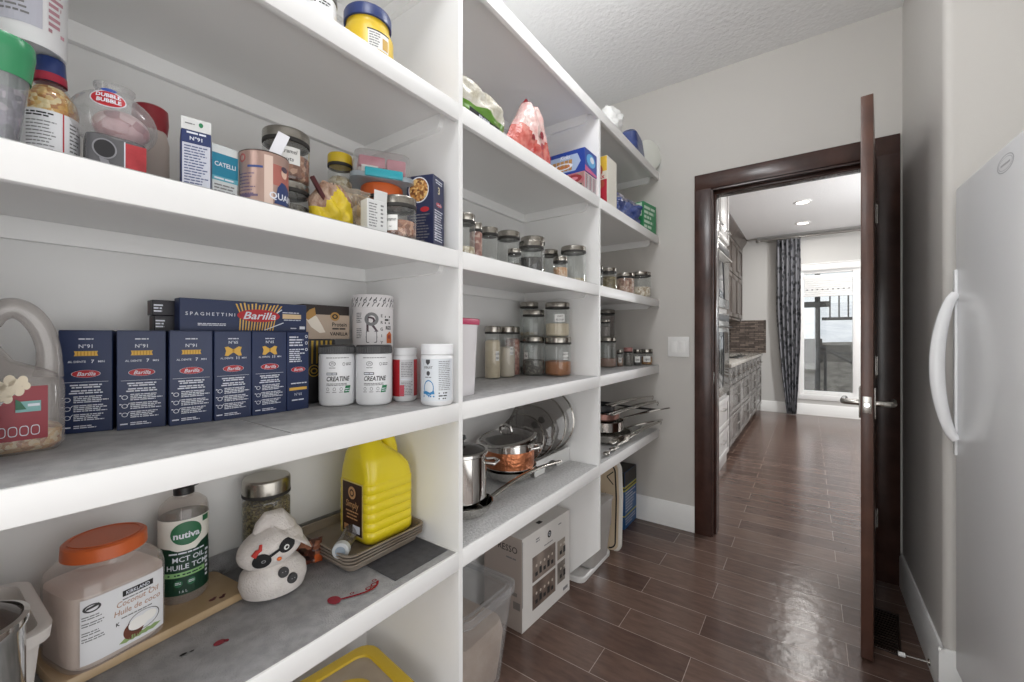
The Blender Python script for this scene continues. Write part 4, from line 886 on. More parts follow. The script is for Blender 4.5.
b.lathe([(0, pr[0][1])]+pr+[(0.020, 0.144), (0.022, 0.148), (0.022, 0.153), (0, 0.1535)], PLAST, 36, sx=1.10, sy=0.84); b.build('globe', t)
b = B(); b.ell((0.008, 0.0, 0.092), 0.034, 0.026, 0.026, CELLS('pink_gum', ['B88086', 'C79BA0', 'A56E78', 'D3B2B4'], 60, 0.3)); b.build('gum', t)
b = B(); g0 = lambda x, z, k: Vector((0.0475*math.sin(x/0.047)*1.0*math.cos((z-0.098)/0.06), -(0.0388+0.0008*k)*math.cos(x/0.047)*math.cos((z-0.098)/0.055), z))
b.gell(g0, -0.012, 0.119, 0.022, 0.0135, WPR, 1, 30); b.gell(g0, -0.012, 0.119, 0.0205, 0.012, RED, 2, 30); b.gtxt(g0, 'DUBBLE', -0.012, 0.1235, 0.0085, WPR, 4, 0, 0.03); b.gtxt(g0, 'BUBBLE', -0.011, 0.1150, 0.0085, WPR, 4, 0, 0.03)
b.gpoly(g0, [(-0.024, 0.1335), (-0.018, 0.1365), (-0.008, 0.137), (0.000, 0.1345), (-0.004, 0.131), (-0.020, 0.1315)], M('badge_blue', '2B4A9A', 0.4), 2); b.build('badge', t)
# greige canister with red lid
t = thing('food_canister', 'beige plastic canister with a dark red lid behind the gum dispenser', 'canister', (-0.985, 0.236, zc), camrz(-0.985, 0.258)); R = 0.030
CP = M('beige_plastic', 'B5A9A2', 0.4)
b = B(); b.loft([ring(0.050, 0.048, 0.01, 0), ring(0.054, 0.052, 0.012, 0.012), ring(0.054, 0.052, 0.012, 0.116), ring(0.048, 0.048, 0.016, 0.132), ring(0.046, 0.046, 0.02, 0.142)], CP); b.build('body', t)
b = B(); b.lathe([(0, 0.186), (0.022, 0.185), (0.0255, 0.182), (0.0265, 0.158), (0.0245, 0.140), (0, 0.140)], M('dark_red_lid', '8C1F2B', 0.3), 30); b.build('lid', t)
# narrow pasta carton with white top flap, pale carton
t = B(); carton(t, 0.040, 0.052, 0.104, M('navy_carton_dark', '263463', 0.45), False); g = F(-0.026)
t.box(-0.020, 0.020, -0.026, -0.0252, 0.104, 0.124, M('carton_white', 'D6D7D6', 0.5), 0.001, 1); t.grect(g, -0.0185, 0.0185, 0.004, 0.082, M('nutrition_panel', 'C6C9D4', 0.5), 1); t.glines(g, -0.016, 0.016, 0.078, 16, 0.0046, 0.0018, M('navy_print', '3B4776', 0.5), 2, 0.35)
t.gtxt(g, 'N°91', 0, 0.0905, 0.0085, WPR, 1, 0, 0.02); t.glines(g, -0.013, 0.013, 0.101, 1, 1, 0.003, WPR, 1, 0.1, True); t.gell(g, 0.006, 0.115, 0.003, 0.004, GREENP, 1, 12); t.glines(g, -0.015, -0.002, 0.115, 1, 1, 0.002, GINK, 1)
tag(put(t.build('pasta_carton'), (-0.847, 0.262, zc), 76), 'narrow navy carton with an open white top flap standing left of the teal carton', 'carton')
t = B(); carton(t, 0.041, 0.055, 0.103, M('carton_pale_grey', 'D3D8D8', 0.5), False); g = F(-0.0275); TL = M('teal_band', '1F7F9C', 0.45)
t.grect(g, -0.0205, 0.0205, 0.048, 0.088, TL, 1); t.gtxt(g, 'CATELLI', 0.0, 0.069, 0.0108, WPR, 2, 0, 0.02, sx=0.85); t.grect(g, -0.0205, 0.0205, 0.040, 0.048, M('teal_light', '5FA9BA', 0.45), 1); t.glines(g, -0.017, 0.016, 0.0455, 1, 1, 0.003, WPR, 2); t.glines(g, -0.017, 0.017, 0.034, 6, 0.0055, 0.0024, GINK, 1, 0.3)
tag(put(t.build('pasta_carton'), (-0.872, 0.3045, zc), 92), 'short teal and white pasta carton left of the pink formula can', 'carton')
# formula can with a white scoop handle standing out of it
t = thing('formula_can', 'pinkish tin of oats with a baby picture and a torn open top', 'tin can', (-0.838, 0.368, zc), camrz(-0.838, 0.368, -6)); R = 0.0405; H = 0.101
b = B(); b.lathe([(0, 0.002), (R*0.97, 0.0), (R*1.02, 0.002), (R, 0.005), (R, H-0.004), (R*1.02, H-0.001), (R*1.0, H+0.001), (R*0.96, H-0.001), (R*0.955, 0.02), (0, 0.02)], M('can_rose', 'A98C82', 0.3, 0.35, vary=(8, 'B89C90')), 40); b.build('can_body', t)
b = B(); b.lathe([(R*0.965, H-0.003), (R*1.012, H-0.002), (R*1.02, H+0.001), (R*0.985, H+0.002), (R*0.96, H)], M('can_rim', '4A3A38', 0.3, 0.7), 40); b.build('rim', t)
b = B(); g = CY(R); LB = M('can_print', '6C5C78', 0.5)
b.gell(g, -0.036, 0.088, 0.008, 0.008, M('can_red', 'A4504E', 0.5), 1, 16, 0.6); b.grect(g, -0.024, 0.002, 0.070, 0.074, M('can_blue', '3A4E86', 0.5), 1, 6); b.glines(g, -0.044, -0.010, 0.060, 8, 0.006, 0.002, LB, 1, 0.4); b.grect(g, -0.044, -0.006, 0.018, 0.022, LB, 1, 8)
b.grect(g, 0.004, 0.018, 0.002, H-0.006, M('can_pale', 'D4BDB0', 0.4), 1, 4); b.grect(g, 0.018, 0.058, 0.044, 0.082, M('can_terracotta', 'A8645A', 0.45), 1, 8)
b.gpoly(g, [(0.020, 0.010), (0.026, 0.040), (0.034, 0.052), (0.044, 0.050), (0.056, 0.040), (0.058, 0.010)], M('can_navy', '2C3C6B', 0.45), 2); b.gell(g, 0.040, 0.070, 0.007, 0.010, M('can_skin', 'D9B7A3', 0.5), 3, 16); b.gell(g, 0.040, 0.077, 0.0075, 0.0055, M('can_hair', '4A3A4A', 0.5), 4, 14)
b.gtxt(g, 'QUAKER', 0.044, 0.024, 0.0165, WPR, 4, 0, 0.02); b.build('label', t)
b = B(); b.box(-0.0105, 0.0105, -0.001, 0.001, 0, 0.085, M('scoop_white', 'E3E3E8', 0.4), 0.0008, 1)
o = b.build('measuring_card'); o.location = (-0.834, 0.371, zc+0.080); o.rotation_euler = (math.radians(-6), math.radians(20), math.radians(camrz(-0.838, 0.37))); tag(o, 'blank white strip of card sticking up out of the pink tin can', 'card')
# two stacked jars with steel lids
jar('steel lidded jar at the bottom of the stack behind the pink tin can', (-0.935, 0.456, zc), 0.046, 0.098, 0.020, GREYSEED, 0.05, group='two stacked wide jars')
jar('jar of brown nuts with a handwritten label, atop another jar', (-0.935, 0.456, zc+0.0985), 0.0465, 0.112, 0.026, COCOA, 0.058, (['caramel', 'nuts'], 0.048, 0.036), camrz(-0.935, 0.456, 4), group='two stacked wide jars', tz=0.58)

def bag(b, Wd, H, T, pick, seed=0, nx=18, nz=22, crimp=0.06, lump=0.25, top_gather=0.0, gather_from=0.6, skew=0.0):
    """stuffed flexible bag standing on its bottom seam; pick(u, v) gives the printed material"""
    rr = random.Random(seed); ph = [rr.uniform(0, 6.3) for _ in range(8)]
    def P(u, v, s):
        x = (u-0.5)*Wd*(1-top_gather*max(0, v-gather_from)/(1-gather_from))+skew*v; z = v*H
        e = max(0.0, 1-abs(2*u-1)**2.6)*max(0.0, 1-abs(2*v-1)**3.0); th = T/2*e**0.55
        if v < crimp or v > 1-crimp: th *= 0.12
        nz_ = lump*T*e*(math.sin(9*u+ph[0]+5*v)*math.sin(11*v+ph[1])+0.6*math.sin(23*u+ph[2])*math.sin(19*v+ph[3]+7*u))*0.35
        return Vector((x+0.008*Wd*math.sin(14*v+ph[4]), s*(th+nz_*0.8)+0.006*math.sin(17*u+ph[5]+9*v)*e, z+0.010*H*math.sin(13*u+ph[6])*(v > 0.9)))
    for s in (-1, 1):
        G = [[b.V(P(i/nx, j/nz, s)) for i in range(nx+1)] for j in range(nz+1)]
        for j in range(nz):
            for i in range(nx):
                f = [G[j][i], G[j][i+1], G[j+1][i+1], G[j+1][i]]; b.face(f if s < 0 else f[::-1], pick((i+0.5)/nx, (j+0.5)/nz))
    bmesh.ops.remove_doubles(b.bm, verts=b.bm.verts, dist=1e-4); return b
# yellow chocolate bag
YB = M('yellow_wrapper', 'D8BE2E', 0.25, bump=(60, 0.5)); MB = M('maroon_wrapper', '4A1A1E', 0.3); TB = M('clear_wrapper', 'B9A08C', 0.2, vary=(60, '8F6A55'), bump=(90, 0.7))
b = B(); bag(b, 0.100, 0.108, 0.050, lambda u, v: YB if (v < 0.42 or (u > 0.30 and v < 0.95-1.3*abs(u-0.62))) else TB, 3, lump=0.4, top_gather=0.6)
t = thing('chocolate_bag', 'crumpled yellow bag of baking chips with a maroon clip', 'bag', (-0.868, 0.522, zc+0.001), 84); b.build('wrapper', t, 60)
b = B(); b.box(-0.0045, 0.0045, -0.004, 0.004, -0.028, 0.028, MB, 0.001, 1, Matrix.Rotation(math.radians(-32), 3, 'Y')); o = b.build('clip', t); o.location = (-0.036, -0.018, 0.080)
# jar with yellow lid and a bag of oats in front of it
jar('glass jar of oat flakes with a bright yellow lid', (-0.985, 0.616, zc), 0.030, 0.232, 0.030, SEEDS, 0.17, lidm=M('yellow_lid', 'D9BC2C', 0.35), group=None)
OAT = CELLS('oat_straw', ['C9AE86', '9C7E57', 'E0CDA9', '84683F'], 90, 0.7, (1, 1, 0.45)); CLW = CLEAR('bag_film', 'CFC4B2', 0.35, 0.15, 0.35)
b = B(); bag(b, 0.080, 0.110, 0.045, lambda u, v: OAT, 8, lump=0.35); t = thing('cereal_bag', 'clear bag of tan shredded cereal leaning between the yellow bag and the white carton', 'bag', (-0.895, 0.596, zc+0.001), 80); b.build('contents', t, 60)
b = B(); bag(b, 0.084, 0.122, 0.050, lambda u, v: CLW, 8, lump=0.35); b.build('film', t, 60)
# jar with orange lid carrying the clip-lock box
t = jar('wide jar with a domed orange lid under the clip-lock box', (-0.925, 0.700, zc), 0.054, 0.160, 0.036, M('rust_sauce', '8A5A48', 0.6, vary=(20, '6E4032')), 0.06, lidm=M('orange_lid', 'D0622C', 0.35), name='storage_jar')
t = thing('clip_lock_box', 'clear food box with a teal clip and pink packets, stacked on the orange lidded jar', 'food box', (-0.915, 0.690, zc+0.1605), 60)
w, dd, h = 0.150, 0.105, 0.074; b = B()
b.loft([ring(w, dd, 0.018, 0.014), ring(w*0.97, dd*0.96, 0.02, 0.016), ring(w*0.90, dd*0.90, 0.02, h-0.003), ring(w*0.86, dd*0.85, 0.02, h)], PLAST, False, True); b.build('box_body', t)
b = B(); b.loft([ring(w*0.96, dd*0.96, 0.02, 0), ring(w*1.05, dd*1.06, 0.022, 0.001), ring(w*1.05, dd*1.06, 0.022, 0.0125), ring(w*0.98, dd*0.98, 0.02, 0.0145)], CLEAR('lid_clear_blue', 'C5D3DC', 0.45, 0.1, 0.4)); b.build('lid', t)
b = B(); b.box(-0.046, 0.046, -dd*0.53-0.006, -dd*0.53+0.002, 0.002, 0.024, M('teal_clip', '2FA3B3', 0.3), 0.003); b.build('clip', t)
b = B(); PKM = M('pink_packet', 'CE6F84', 0.4, vary=(25, 'BE5A70')); b.box(-0.058, 0.006, -0.036, 0.030, 0.034, 0.062, PKM, 0.004); b.box(0.010, 0.058, -0.034, 0.030, 0.022, 0.062, PKM, 0.004); b.box(-0.052, -0.012, -0.038, -0.0365, 0.018, 0.036, PAPER); b.box(-0.06, 0.0, -0.03, 0.03, 0.016, 0.033, M('grey_packet', 'B9AEAA', 0.5), 0.003)
b.build('packets', t)
# small white carton
b = B(); carton(b, 0.050, 0.030, 0.075, M('carton_white', 'D6D7D6', 0.5), False); b.box(-0.008, 0.025, -0.015, -0.014, 0.075, 0.098, M('carton_white', 'D6D7D6', 0.5), 0.0003, 1, Matrix.Rotation(0.1, 3, 'X')); g = F(-0.015); b.glines(g, -0.021, 0.000, 0.066, 9, 0.0062, 0.0025, GINK, 1, 0.3); b.glines(g, 0.008, 0.016, 0.066, 6, 0.009, 0.004, GINK, 1, 0.4)
tag(put(b.build('carton'), (-0.812, 0.5925, zc), 84), 'small white carton with its flap open beside the little cinnamon jar', 'carton')
jar('small jar of cinnamon sticks with a steel lid and handwritten label', (-0.808, 0.661, zc), 0.0415, 0.098, 0.024, COCOA, 0.040, (['Cinnamon', '~'], 0.034, 0.036), camrz(-0.806, 0.661, -28), group=None, tz=0.42)
# tall navy cereal-pasta carton at the divider
b = B(); w, dd, h = 0.060, 0.078, 0.188; b.box(-w/2, w/2, -dd/2, dd/2, 0, h, M('protein_navy', '232A4E', 0.4), 0.001, 1); g = F(-dd/2); gl = FL(-w/2)
b.gtxt(g, '3', 0.0, 0.152, 0.026, M('carton_cream', 'E9DDB4', 0.5), 1, 0, 0.02); b.glines(g, -0.020, 0.020, 0.178, 2, 0.006, 0.003, WPR, 1, 0.3, True); logo(b, g, 0, 0.114, 0.016); b.glines(g, -0.024, 0.024, 0.098, 13, 0.0065, 0.0026, WPR, 1, 0.3)
for q in range(3): b.gell(g, -0.017, 0.075-q*0.022, 0.006, 0.006, WPR, 2, 16, 0.7)
b.gell(gl, -0.004, 0.150, 0.030, 0.034, WPR, 1, 30); b.gell(gl, -0.004, 0.150, 0.0275, 0.031, CELLS('pasta_bowl', ['C08B4A', 'A66F33', 'DDB877', '7A4A20'], 160, 0.5), 2, 30); b.gell(gl, 0.014, 0.098, 0.013, 0.007, RED, 1, 18); b.glines(gl, -0.028, 0.030, 0.086, 10, 0.0075, 0.003, GINK, 1, 0.3)
tag(put(b.build('pasta_carton'), (-0.838, 0.775, zc), 108), 'navy pasta carton with a picture of a pasta bowl against the shelf divider', 'carton')

# ---------------------------------------------------------------- top left shelf (B level)
zb = zB+0.0005
t = thing('tub', 'white tub with a dark grey lid just showing at the top edge of the photo', 'tub', (-0.875, 0.492, zb), camrz(-0.875, 0.492)); R = 0.040
b = B(); b.lathe([(0, 0), (R*0.95, 0), (R, 0.006), (R, 0.098), (R*0.95, 0.102)], TUBW, 36); b.glines(CY(R), -0.02, 0.03, 0.085, 2, 0.006, 0.003, INK, 1); b.build('tub_body', t)
b = B(); b.lathe([(0, 0.122), (R*0.98, 0.1215), (R*1.03, 0.118), (R*1.03, 0.102), (R*0.98, 0.101)], M('pewter_lid', '77777A', 0.3, 0.5), 36); b.build('lid', t)
t = thing('yellow_tub', 'yellow tub with a dark blue lid on the uppermost left shelf', 'tub', (-0.872, 0.619, zb), camrz(-0.872, 0.619)); R = 0.058
YT = M('yellow_tub_plastic', 'DDBB2A', 0.35); b = B(); b.lathe([(0, 0), (R*0.94, 0), (R*1.03, 0.006), (R*1.03, 0.086), (R*0.90, 0.104), (R*0.86, 0.110), (R*0.86, 0.122)], YT, 40); b.build('tub_body', t)
b = B(); b.lathe([(0, 0.146), (R*0.92, 0.1455), (R*0.95, 0.142), (R*0.95, 0.119), (R*0.88, 0.118)], M('cap_blue_lid', '25376E', 0.35), 44); b.build('lid', t)
b = B(); g = CY(R*1.03); b.grect(g, 0.0, 0.052, 0.040, 0.080, PAPER, 1, 12); b.glines(g, 0.003, 0.030, 0.076, 6, 0.006, 0.0025, GINK, 2, 0.3); b.grect(g, 0.034, 0.050, 0.044, 0.070, M('tub_label_gold', 'C9A24A', 0.5), 2, 5); b.grect(g, -0.002, 0.054, 0.080, 0.083, INK, 1, 12); b.build('label', t)
b = B(); b.box(-0.034, 0.034, -0.025, 0.025, 0, 0.058, M('rust_carton', '8E4A36', 0.5), 0.001, 1); b.glines(F(-0.025), -0.03, 0.03, 0.05, 3, 0.012, 0.005, M('carton_gold', 'C59A5A', 0.5), 1)
tag(put(b.build('carton'), (-0.868, 0.742, zb), 82), 'low rust brown carton at the right end of the uppermost left shelf', 'carton')

# ---------------------------------------------------------------- low left shelf (E level)
ze = zE+LT
# white bin and the steel pot in front of it
t = thing('storage_bin', 'open white plastic bin behind the steel pot in the bottom left corner', 'bin', (-0.996, 0.013, ze), 92)
b = B(); BW = M('bin_white', 'DDD8D4', 0.35); w, dd, h = 0.165, 0.21, 0.158
b.loft([ring(w-0.03, dd-0.03, 0.02, 0.0), ring(w-0.006, dd-0.006, 0.025, h-0.02), ring(w+0.012, dd+0.012, 0.028, h-0.019), ring(w+0.016, dd+0.016, 0.03, h-0.002), ring(w+0.010, dd+0.010, 0.028, h), ring(w-0.012, dd-0.012, 0.022, h-0.001), ring(w-0.036, dd-0.036, 0.02, 0.004)], BW); b.build('bin_body', t)
b = B(); b.box(-0.055, -0.02, -0.135, -0.120, h-0.012, h-0.002, BLACK, 0.003); b.build('handle', t)
t = thing('stock_pot', 'steel pot with glass lid at the very bottom left corner', 'pot', (-0.816, 0.013, ze), camrz(-0.816, 0.013)); R = 0.059
b = B(); b.lathe([(0, 0.0), (R*0.92, 0), (R, 0.008), (R, 0.218), (R*1.05, 0.222), (R*1.05, 0.225), (R*0.97, 0.225), (R*0.97, 0.012), (0, 0.010)], CHROME, 40); b.build('pot_body', t)
b = B(); b.lathe([(R*1.06, 0.2255), (R*1.06, 0.231), (R*0.97, 0.233), (R*0.96, 0.2265)], CHROME, 40); lr = b.build('lid_rim', t)
b = B(); b.lathe([(R*0.965, 0.230), (R*0.7, 0.242), (R*0.35, 0.249), (0, 0.251)], CLEAR('smoked_glass', '5A4A44', 0.35, 0.03, 0.6), 36); b.build('glass_lid', t)
b = B(); b.lathe([(0, 0.275), (0.014, 0.274), (0.017, 0.268), (0.008, 0.260), (0.008, 0.250)], CHROME, 20); b.build('lid_knob', t)
# cutting board under the coconut oil and the green bottle
BAMB = M('bamboo_board', 'C6AE8E', 0.45, vary=(10, 'B29873'))
t = B(); t.loft([ring(0.300, 0.150, 0.018, 0.0, 6), ring(0.302, 0.152, 0.019, 0.003, 6), ring(0.302, 0.152, 0.019, 0.013, 6), ring(0.298, 0.148, 0.017, 0.016, 6)], BAMB)
o = put(t.build('cutting_board'), (-1.073, 0.258, ze), 96.5); tag(o, 'pale bamboo cutting board lying under the coconut oil jar', 'cutting board')
b = B(); g = lambda x, y, k: Vector((-1.035+y, 0.350+x, ze+0.0163+0.0002*k))
for x, y, r in ((0.0, 0.0, 0.005), (0.016, 0.006, 0.0045), (0.006, -0.004, 0.003), (0.022, 0.0, 0.003)): b.gell(g, x, y, r*1.3, r, M('dried_red', '5E1A1C', 0.4), 1, 12)
b.gpoly(g, [(0.012, 0.006), (0.022, 0.0), (0.024, 0.002), (0.016, 0.009)], M('dried_red', '5E1A1C', 0.4), 1)
tag(b.build('stain'), 'dark red drips on the cutting board by the green bottle', 'stain')
zb_ = ze+0.0165
t = thing('coconut_oil_jar', 'large clear jar of coconut oil with an orange screw lid on the cutting board', 'jar', (-1.052, 0.188, zb_), camrz(-1.052, 0.188, 22)); R = 0.076
def sq(r, z, p=0.72):                                                  # rounded-square section of radius r
    P = []
    for k in range(96):
        a = 2*PI*k/96; c, s_ = math.cos(a), math.sin(a); q = (abs(c)**4.4+abs(s_)**4.4)**(-1/4.4); P.append(Vector((r*0.97*q*c, r*0.97*q*s_, z)))
    return P
b = B(); OILJ = CLEAR('oil_jar_plastic', 'EFE7E2', 0.20, 0.1, 0.4)
b.loft([sq(R*0.86, 0), sq(R*0.95, 0.004), sq(R*0.97, 0.014), sq(R*0.97, 0.130), sq(R*0.93, 0.146), sq(R*0.80, 0.158), [Vector((0.056*math.cos(2*PI*k/96), 0.056*math.sin(2*PI*k/96), 0.164)) for k in range(96)], [Vector((0.056*math.cos(2*PI*k/96), 0.056*math.sin(2*PI*k/96), 0.172)) for k in range(96)]], OILJ); b.build('jar_body', t)
b = B(); b.loft([sq(R*0.84, 0.003), sq(R*0.93, 0.012), sq(R*0.93, 0.126), sq(R*0.6, 0.130)], M('coconut_oil', 'E9DED6', 0.35, vary=(9, 'DACCC3'))); b.build('oil', t)
b = B(); OL = M('orange_screw_lid', 'C8602F', 0.38); b.lathe([(0, 0.1965), (0.054, 0.196), (0.0575, 0.193), (0.0585, 0.172), (0.0555, 0.170), (0, 0.170)], OL, 60)
b.lathe([(0.050, 0.1963), (0.050, 0.1975), (0.047, 0.1975), (0.047, 0.1963)], OL, 48); b.build('lid', t)
b = B()
def GSQ(x, z, k):
    a = -PI/2+x/R; c, s_ = math.cos(a), math.sin(a); q = (abs(c)**4.4+abs(s_)**4.4)**(-1/4.4); r = R*0.950*q+0.0005*k+0.0008; return Vector((r*c, r*s_, z))
GS0 = GSQ; GSQ = lambda x, z, k: GS0(-0.056+(x+0.060)*0.88, z, k)
b.grect(GSQ, -0.060, 0.066, 0.016, 0.124, M('label_white', 'E4E5E8', 0.45), 0, 64)
b.gell(GSQ, -0.046, 0.108, 0.011, 0.007, DGREY, 1, 22, 0.7); b.gpoly(GSQ, [(-0.054, 0.106), (-0.036, 0.110), (-0.038, 0.114), (-0.052, 0.110)], DGREY, 2)
for q, z in enumerate((0.096, 0.085, 0.070, 0.060)): b.glines(GSQ, -0.058, -0.030, z, 2, 0.004, 0.0018, GINK, 1, 0.3, seed=q)
b.grect(GSQ, -0.004, 0.046, 0.104, 0.114, INK, 1, 12); b.gtxt(GSQ, 'KIRKLAND', 0.021, 0.109, 0.0085, WPR, 2, 0, 0.02, sx=0.95)
CU = M('copper_script', 'B28A72', 0.4); b.gtxt(GSQ, 'Coconut Oil', 0.020, 0.093, 0.0135, CU, 1, 0.15, 0.008); b.gtxt(GSQ, 'Huile de coco', 0.020, 0.079, 0.0135, CU, 1, 0.15, 0.008); b.glines(GSQ, -0.006, 0.046, 0.0685, 1, 1, 0.002, GINK, 1); b.glines(GSQ, -0.004, 0.044, 0.100, 1, 1, 0.002, GINK, 1)
b.gell(GSQ, 0.014, 0.038, 0.017, 0.015, M('coconut_brown', '6B3A2A', 0.6), 1, 24); b.gell(GSQ, 0.022, 0.046, 0.017, 0.011, M('coconut_white', 'F2F0EC', 0.5), 2, 24); b.gell(GSQ, 0.038, 0.050, 0.013, 0.009, M('coconut_white', 'F2F0EC', 0.5), 3, 20); b.gell(GSQ, 0.030, 0.048, 0.026, 0.017, M('coconut_shadow', '3A322C', 0.6), 2, 26, 0.95)
for q in range(5): b.gpoly(GSQ, [(-0.010+q*0.010, 0.024), (0.0+q*0.012, 0.030), (0.016+q*0.011, 0.026), (0.002+q*0.011, 0.021)], M('leaf_green', '8FA86E', 0.6), 1)
b.gtxt(GSQ, 'K', -0.012, 0.060, 0.009, INK, 1, 0, 0.02)
b.build('label', t)
# green labelled oil bottle
t = thing('oil_bottle', 'tall oil bottle with a dark green label and black flip cap on the cutting board', 'bottle', (-1.108, 0.322, zb_), camrz(-1.108, 0.322, 6)); R = 0.0435
b = B(); b.lathe([(0, 0.001), (R*0.9, 0), (R, 0.008), (R, 0.188), (R*0.94, 0.200), (R*0.70, 0.211), (0.016, 0.217), (0.0145, 0.222)], CLEAR('oil_bottle_plastic', 'E6DDD6', 0.20, 0.06, 0.45), 36); b.build('bottle_body', t)
b = B(); b.lathe([(0, 0.238), (0.016, 0.2375), (0.0185, 0.235), (0.0185, 0.220), (0, 0.219)], BLACK, 28); b.lathe([(0, 0.243), (0.006, 0.2425), (0.008, 0.237)], BLACK, 16); b.box(0.014, 0.026, -0.003, 0.003, 0.232, 0.236, BLACK, 0.001, 1, Matrix.Rotation(-0.3, 3, 'Y')); b.build('cap', t)
b = B(); g = CY(R*1.003); DG = M('bottle_dark_green', '143A2A', 0.4); MG = M('bottle_green', '2E6B4A', 0.4); LW = M('label_cream', 'E6E4DC', 0.45)
b.grect(g, -PI*R, PI*R, 0.020, 0.176, DG, 0, 40); b.grect(g, -0.070, 0.070, 0.110, 0.176, LW, 1, 30)
b.gpoly(g, [(-0.05, 0.110), (0.05, 0.110), (0.05, 0.128), (0.028, 0.122), (0.015, 0.112), (-0.015, 0.112), (-0.03, 0.118), (-0.05, 0.120)], DG, 2)
b.gell(g, 0.0, 0.142, 0.027, 0.030, LW, 3, 30); b.gell(g, 0.0, 0.148, 0.027, 0.024, MG, 4, 30); b.gtxt(g, 'nutiva', 0.0, 0.145, 0.0185, WPR, 5, 0, 0.03); b.grect(g, 0.030, 0.046, 0.162, 0.174, MG, 3, 4)
b.glines(g, -0.030, 0.034, 0.109, 1, 1, 0.003, WPR, 3, 0.1); b.gtxt(g, 'MCT OIL', 0.004, 0.095, 0.0145, WPR, 3, 0, 0.012); b.gtxt(g, 'HUILE TCM', 0.002, 0.079, 0.0145, WPR, 3, 0, 0.012)
b.grect(g, -0.040, 0.034, 0.058, 0.068, M('bottle_light_green', '8DBB7E', 0.45), 3, 12); b.glines(g, -0.032, 0.028, 0.0645, 1, 1, 0.003, DG, 4, 0.1)
for x in (-0.014, 0.008): b.gell(g, x, 0.045, 0.0075, 0.0075, MG, 3, 20); b.glines(g, x-0.005, x+0.005, 0.048, 2, 0.003, 0.0015, WPR, 4, 0.1)
b.gtxt(g, '1.6 L', -0.006, 0.028, 0.0075, WPR, 3); b.glines(g, 0.036, 0.046, 0.100, 7, 0.009, 0.005, WPR, 3, 0.4); b.build('label', t)
# big jar of herbs
jar('tall glass jar of dried herbs with a steel lid behind the plush snowman', (-1.108, 0.492, ze), 0.0535, 0.228, 0.040, HERBS, 0.172, group=None)
# plush snowman
t = thing('plush_snowman', 'white plush snowman with black goggles and a drooping white hat', 'plush toy', (-0.992, 0.455, ze), camrz(-0.992, 0.455, 6))
PL = M('plush_white', 'E3DEDA', 0.95, bump=(300, 0.5), vary=(40, 'D8D2CE')); rot = Matrix.Rotation(math.radians(-14), 3, 'Y')
b = B(); pr = [(0, 0.0), (0.042, 0.001), (0.062, 0.010), (0.0685, 0.030), (0.066, 0.050), (0.052, 0.068), (0.034, 0.078), (0, 0.080)]; b.lathe(pr, PL, 36, sy=0.88); b.build('body', t)
b = B(); b.ell((-0.006, -0.004, 0.106), 0.067, 0.054, 0.043, PL, 30, 18, rot); b.build('head', t)
b = B(); HP = [(0.004, 0.006, 0.128), (0.010, 0.004, 0.146), (0.004, 0.002, 0.160), (-0.012, 0.0, 0.163), (-0.026, -0.002, 0.152), (-0.033, -0.003, 0.138)]
b.tube(HP, [0.046, 0.036, 0.026, 0.019, 0.013, 0.009], PL, 18); b.loft([[Vector((0.026+0.030*math.cos(a)*1.1, 0.000+0.050*math.sin(a), 0.132-0.026*math.cos(a))) for a in [2*PI*k/20 for k in range(20)]], [Vector((0.058+0.020*math.cos(a), 0.0+0.040*math.sin(a), 0.110-0.030*math.cos(a))) for a in [2*PI*k/20 for k in range(20)]]], PL); b.build('hat', t)
b = B(); g = lambda x, z, k: Vector((-0.006, -0.004, 0.106))+rot @ Vector((x, -0.0545*max(0.0, 1-(x/0.067)**2-(z/0.043)**2)**0.5-0.0008*k, z))
BK = M('felt_black', '1A1A1C', 0.8)
b.gell(g, -0.023, -0.004, 0.0180, 0.0165, BK, 1, 24); b.gell(g, 0.029, 0.005, 0.0165, 0.0140, BK, 1, 24); b.gpoly(g, [(-0.010, 0.004), (0.016, 0.009), (0.017, 0.004), (-0.008, -0.002)], BK, 2); b.gell(g, 0.027, 0.003, 0.0055, 0.0055, M('felt_white', 'DCDCDA', 0.8), 3, 16); b.gell(g, 0.0275, 0.003, 0.003, 0.003, BK, 4, 12); b.gell(g, -0.020, -0.004, 0.0045, 0.0035, M('felt_grey', '8A8A8C', 0.8), 3, 12, 0.55); b.build('eye_goggles', t)
b = B(); b.ell(g(0.008, -0.014, 2), 0.005, 0.004, 0.0042, M('felt_orange', 'D9703A', 0.8), 12, 8); b.build('nose', t)
b = B(); b.tube([g(-0.034, 0.012, 2), g(-0.026, 0.019, 2), g(-0.020, 0.020, 2), g(-0.016, 0.028, 2)], [0.006, 0.005, 0.004, 0.003], M('felt_red', 'B93A33', 0.85), 10); b.build('red_tuft', t)
for x, z, r_ in ((0.014, 0.060, 0.060), (0.031, 0.043, 0.068)):
    b = B(); b.lathe([(0, 0.004), (0.0095, 0.0038), (0.0108, 0.0015), (0.0108, -0.004)], M('button_black', '2B2B2D', 0.5), 22)
    for q in (-0.003, 0.003): b.lathe([(0, 0.0046), (0.0012, 0.0044)], M('felt_grey', '8A8A8C', 0.8), 8, (q, 0, 0))
    o = b.build('button', t); o.location = (x, -0.88*r_*math.sqrt(1-(x/r_)**2)-0.001, z); o.rotation_euler = (math.radians(80 if z < 0.05 else 62), 0, math.radians(70*x/r_*0.6))
# foil bag behind the snowman
b = B(); BRB = CELLS('brown_foil_print', ['4A2A22', '6E3B2C', '2E1B18', '8C5A44'], 60, 0.35); OR = M('foil_orange', 'C6602F', 0.35)
bag(b, 0.090, 0.062, 0.040, lambda u, v: OR if (u > 0.75 and v < 0.4) else BRB, 12, lump=0.5); t = put(b.build('foil_bag'), (-1.035, 0.545, ze+0.001), 70); tag(t, 'small crumpled brown foil bag squeezed between the snowman and the baking sheets', 'bag')
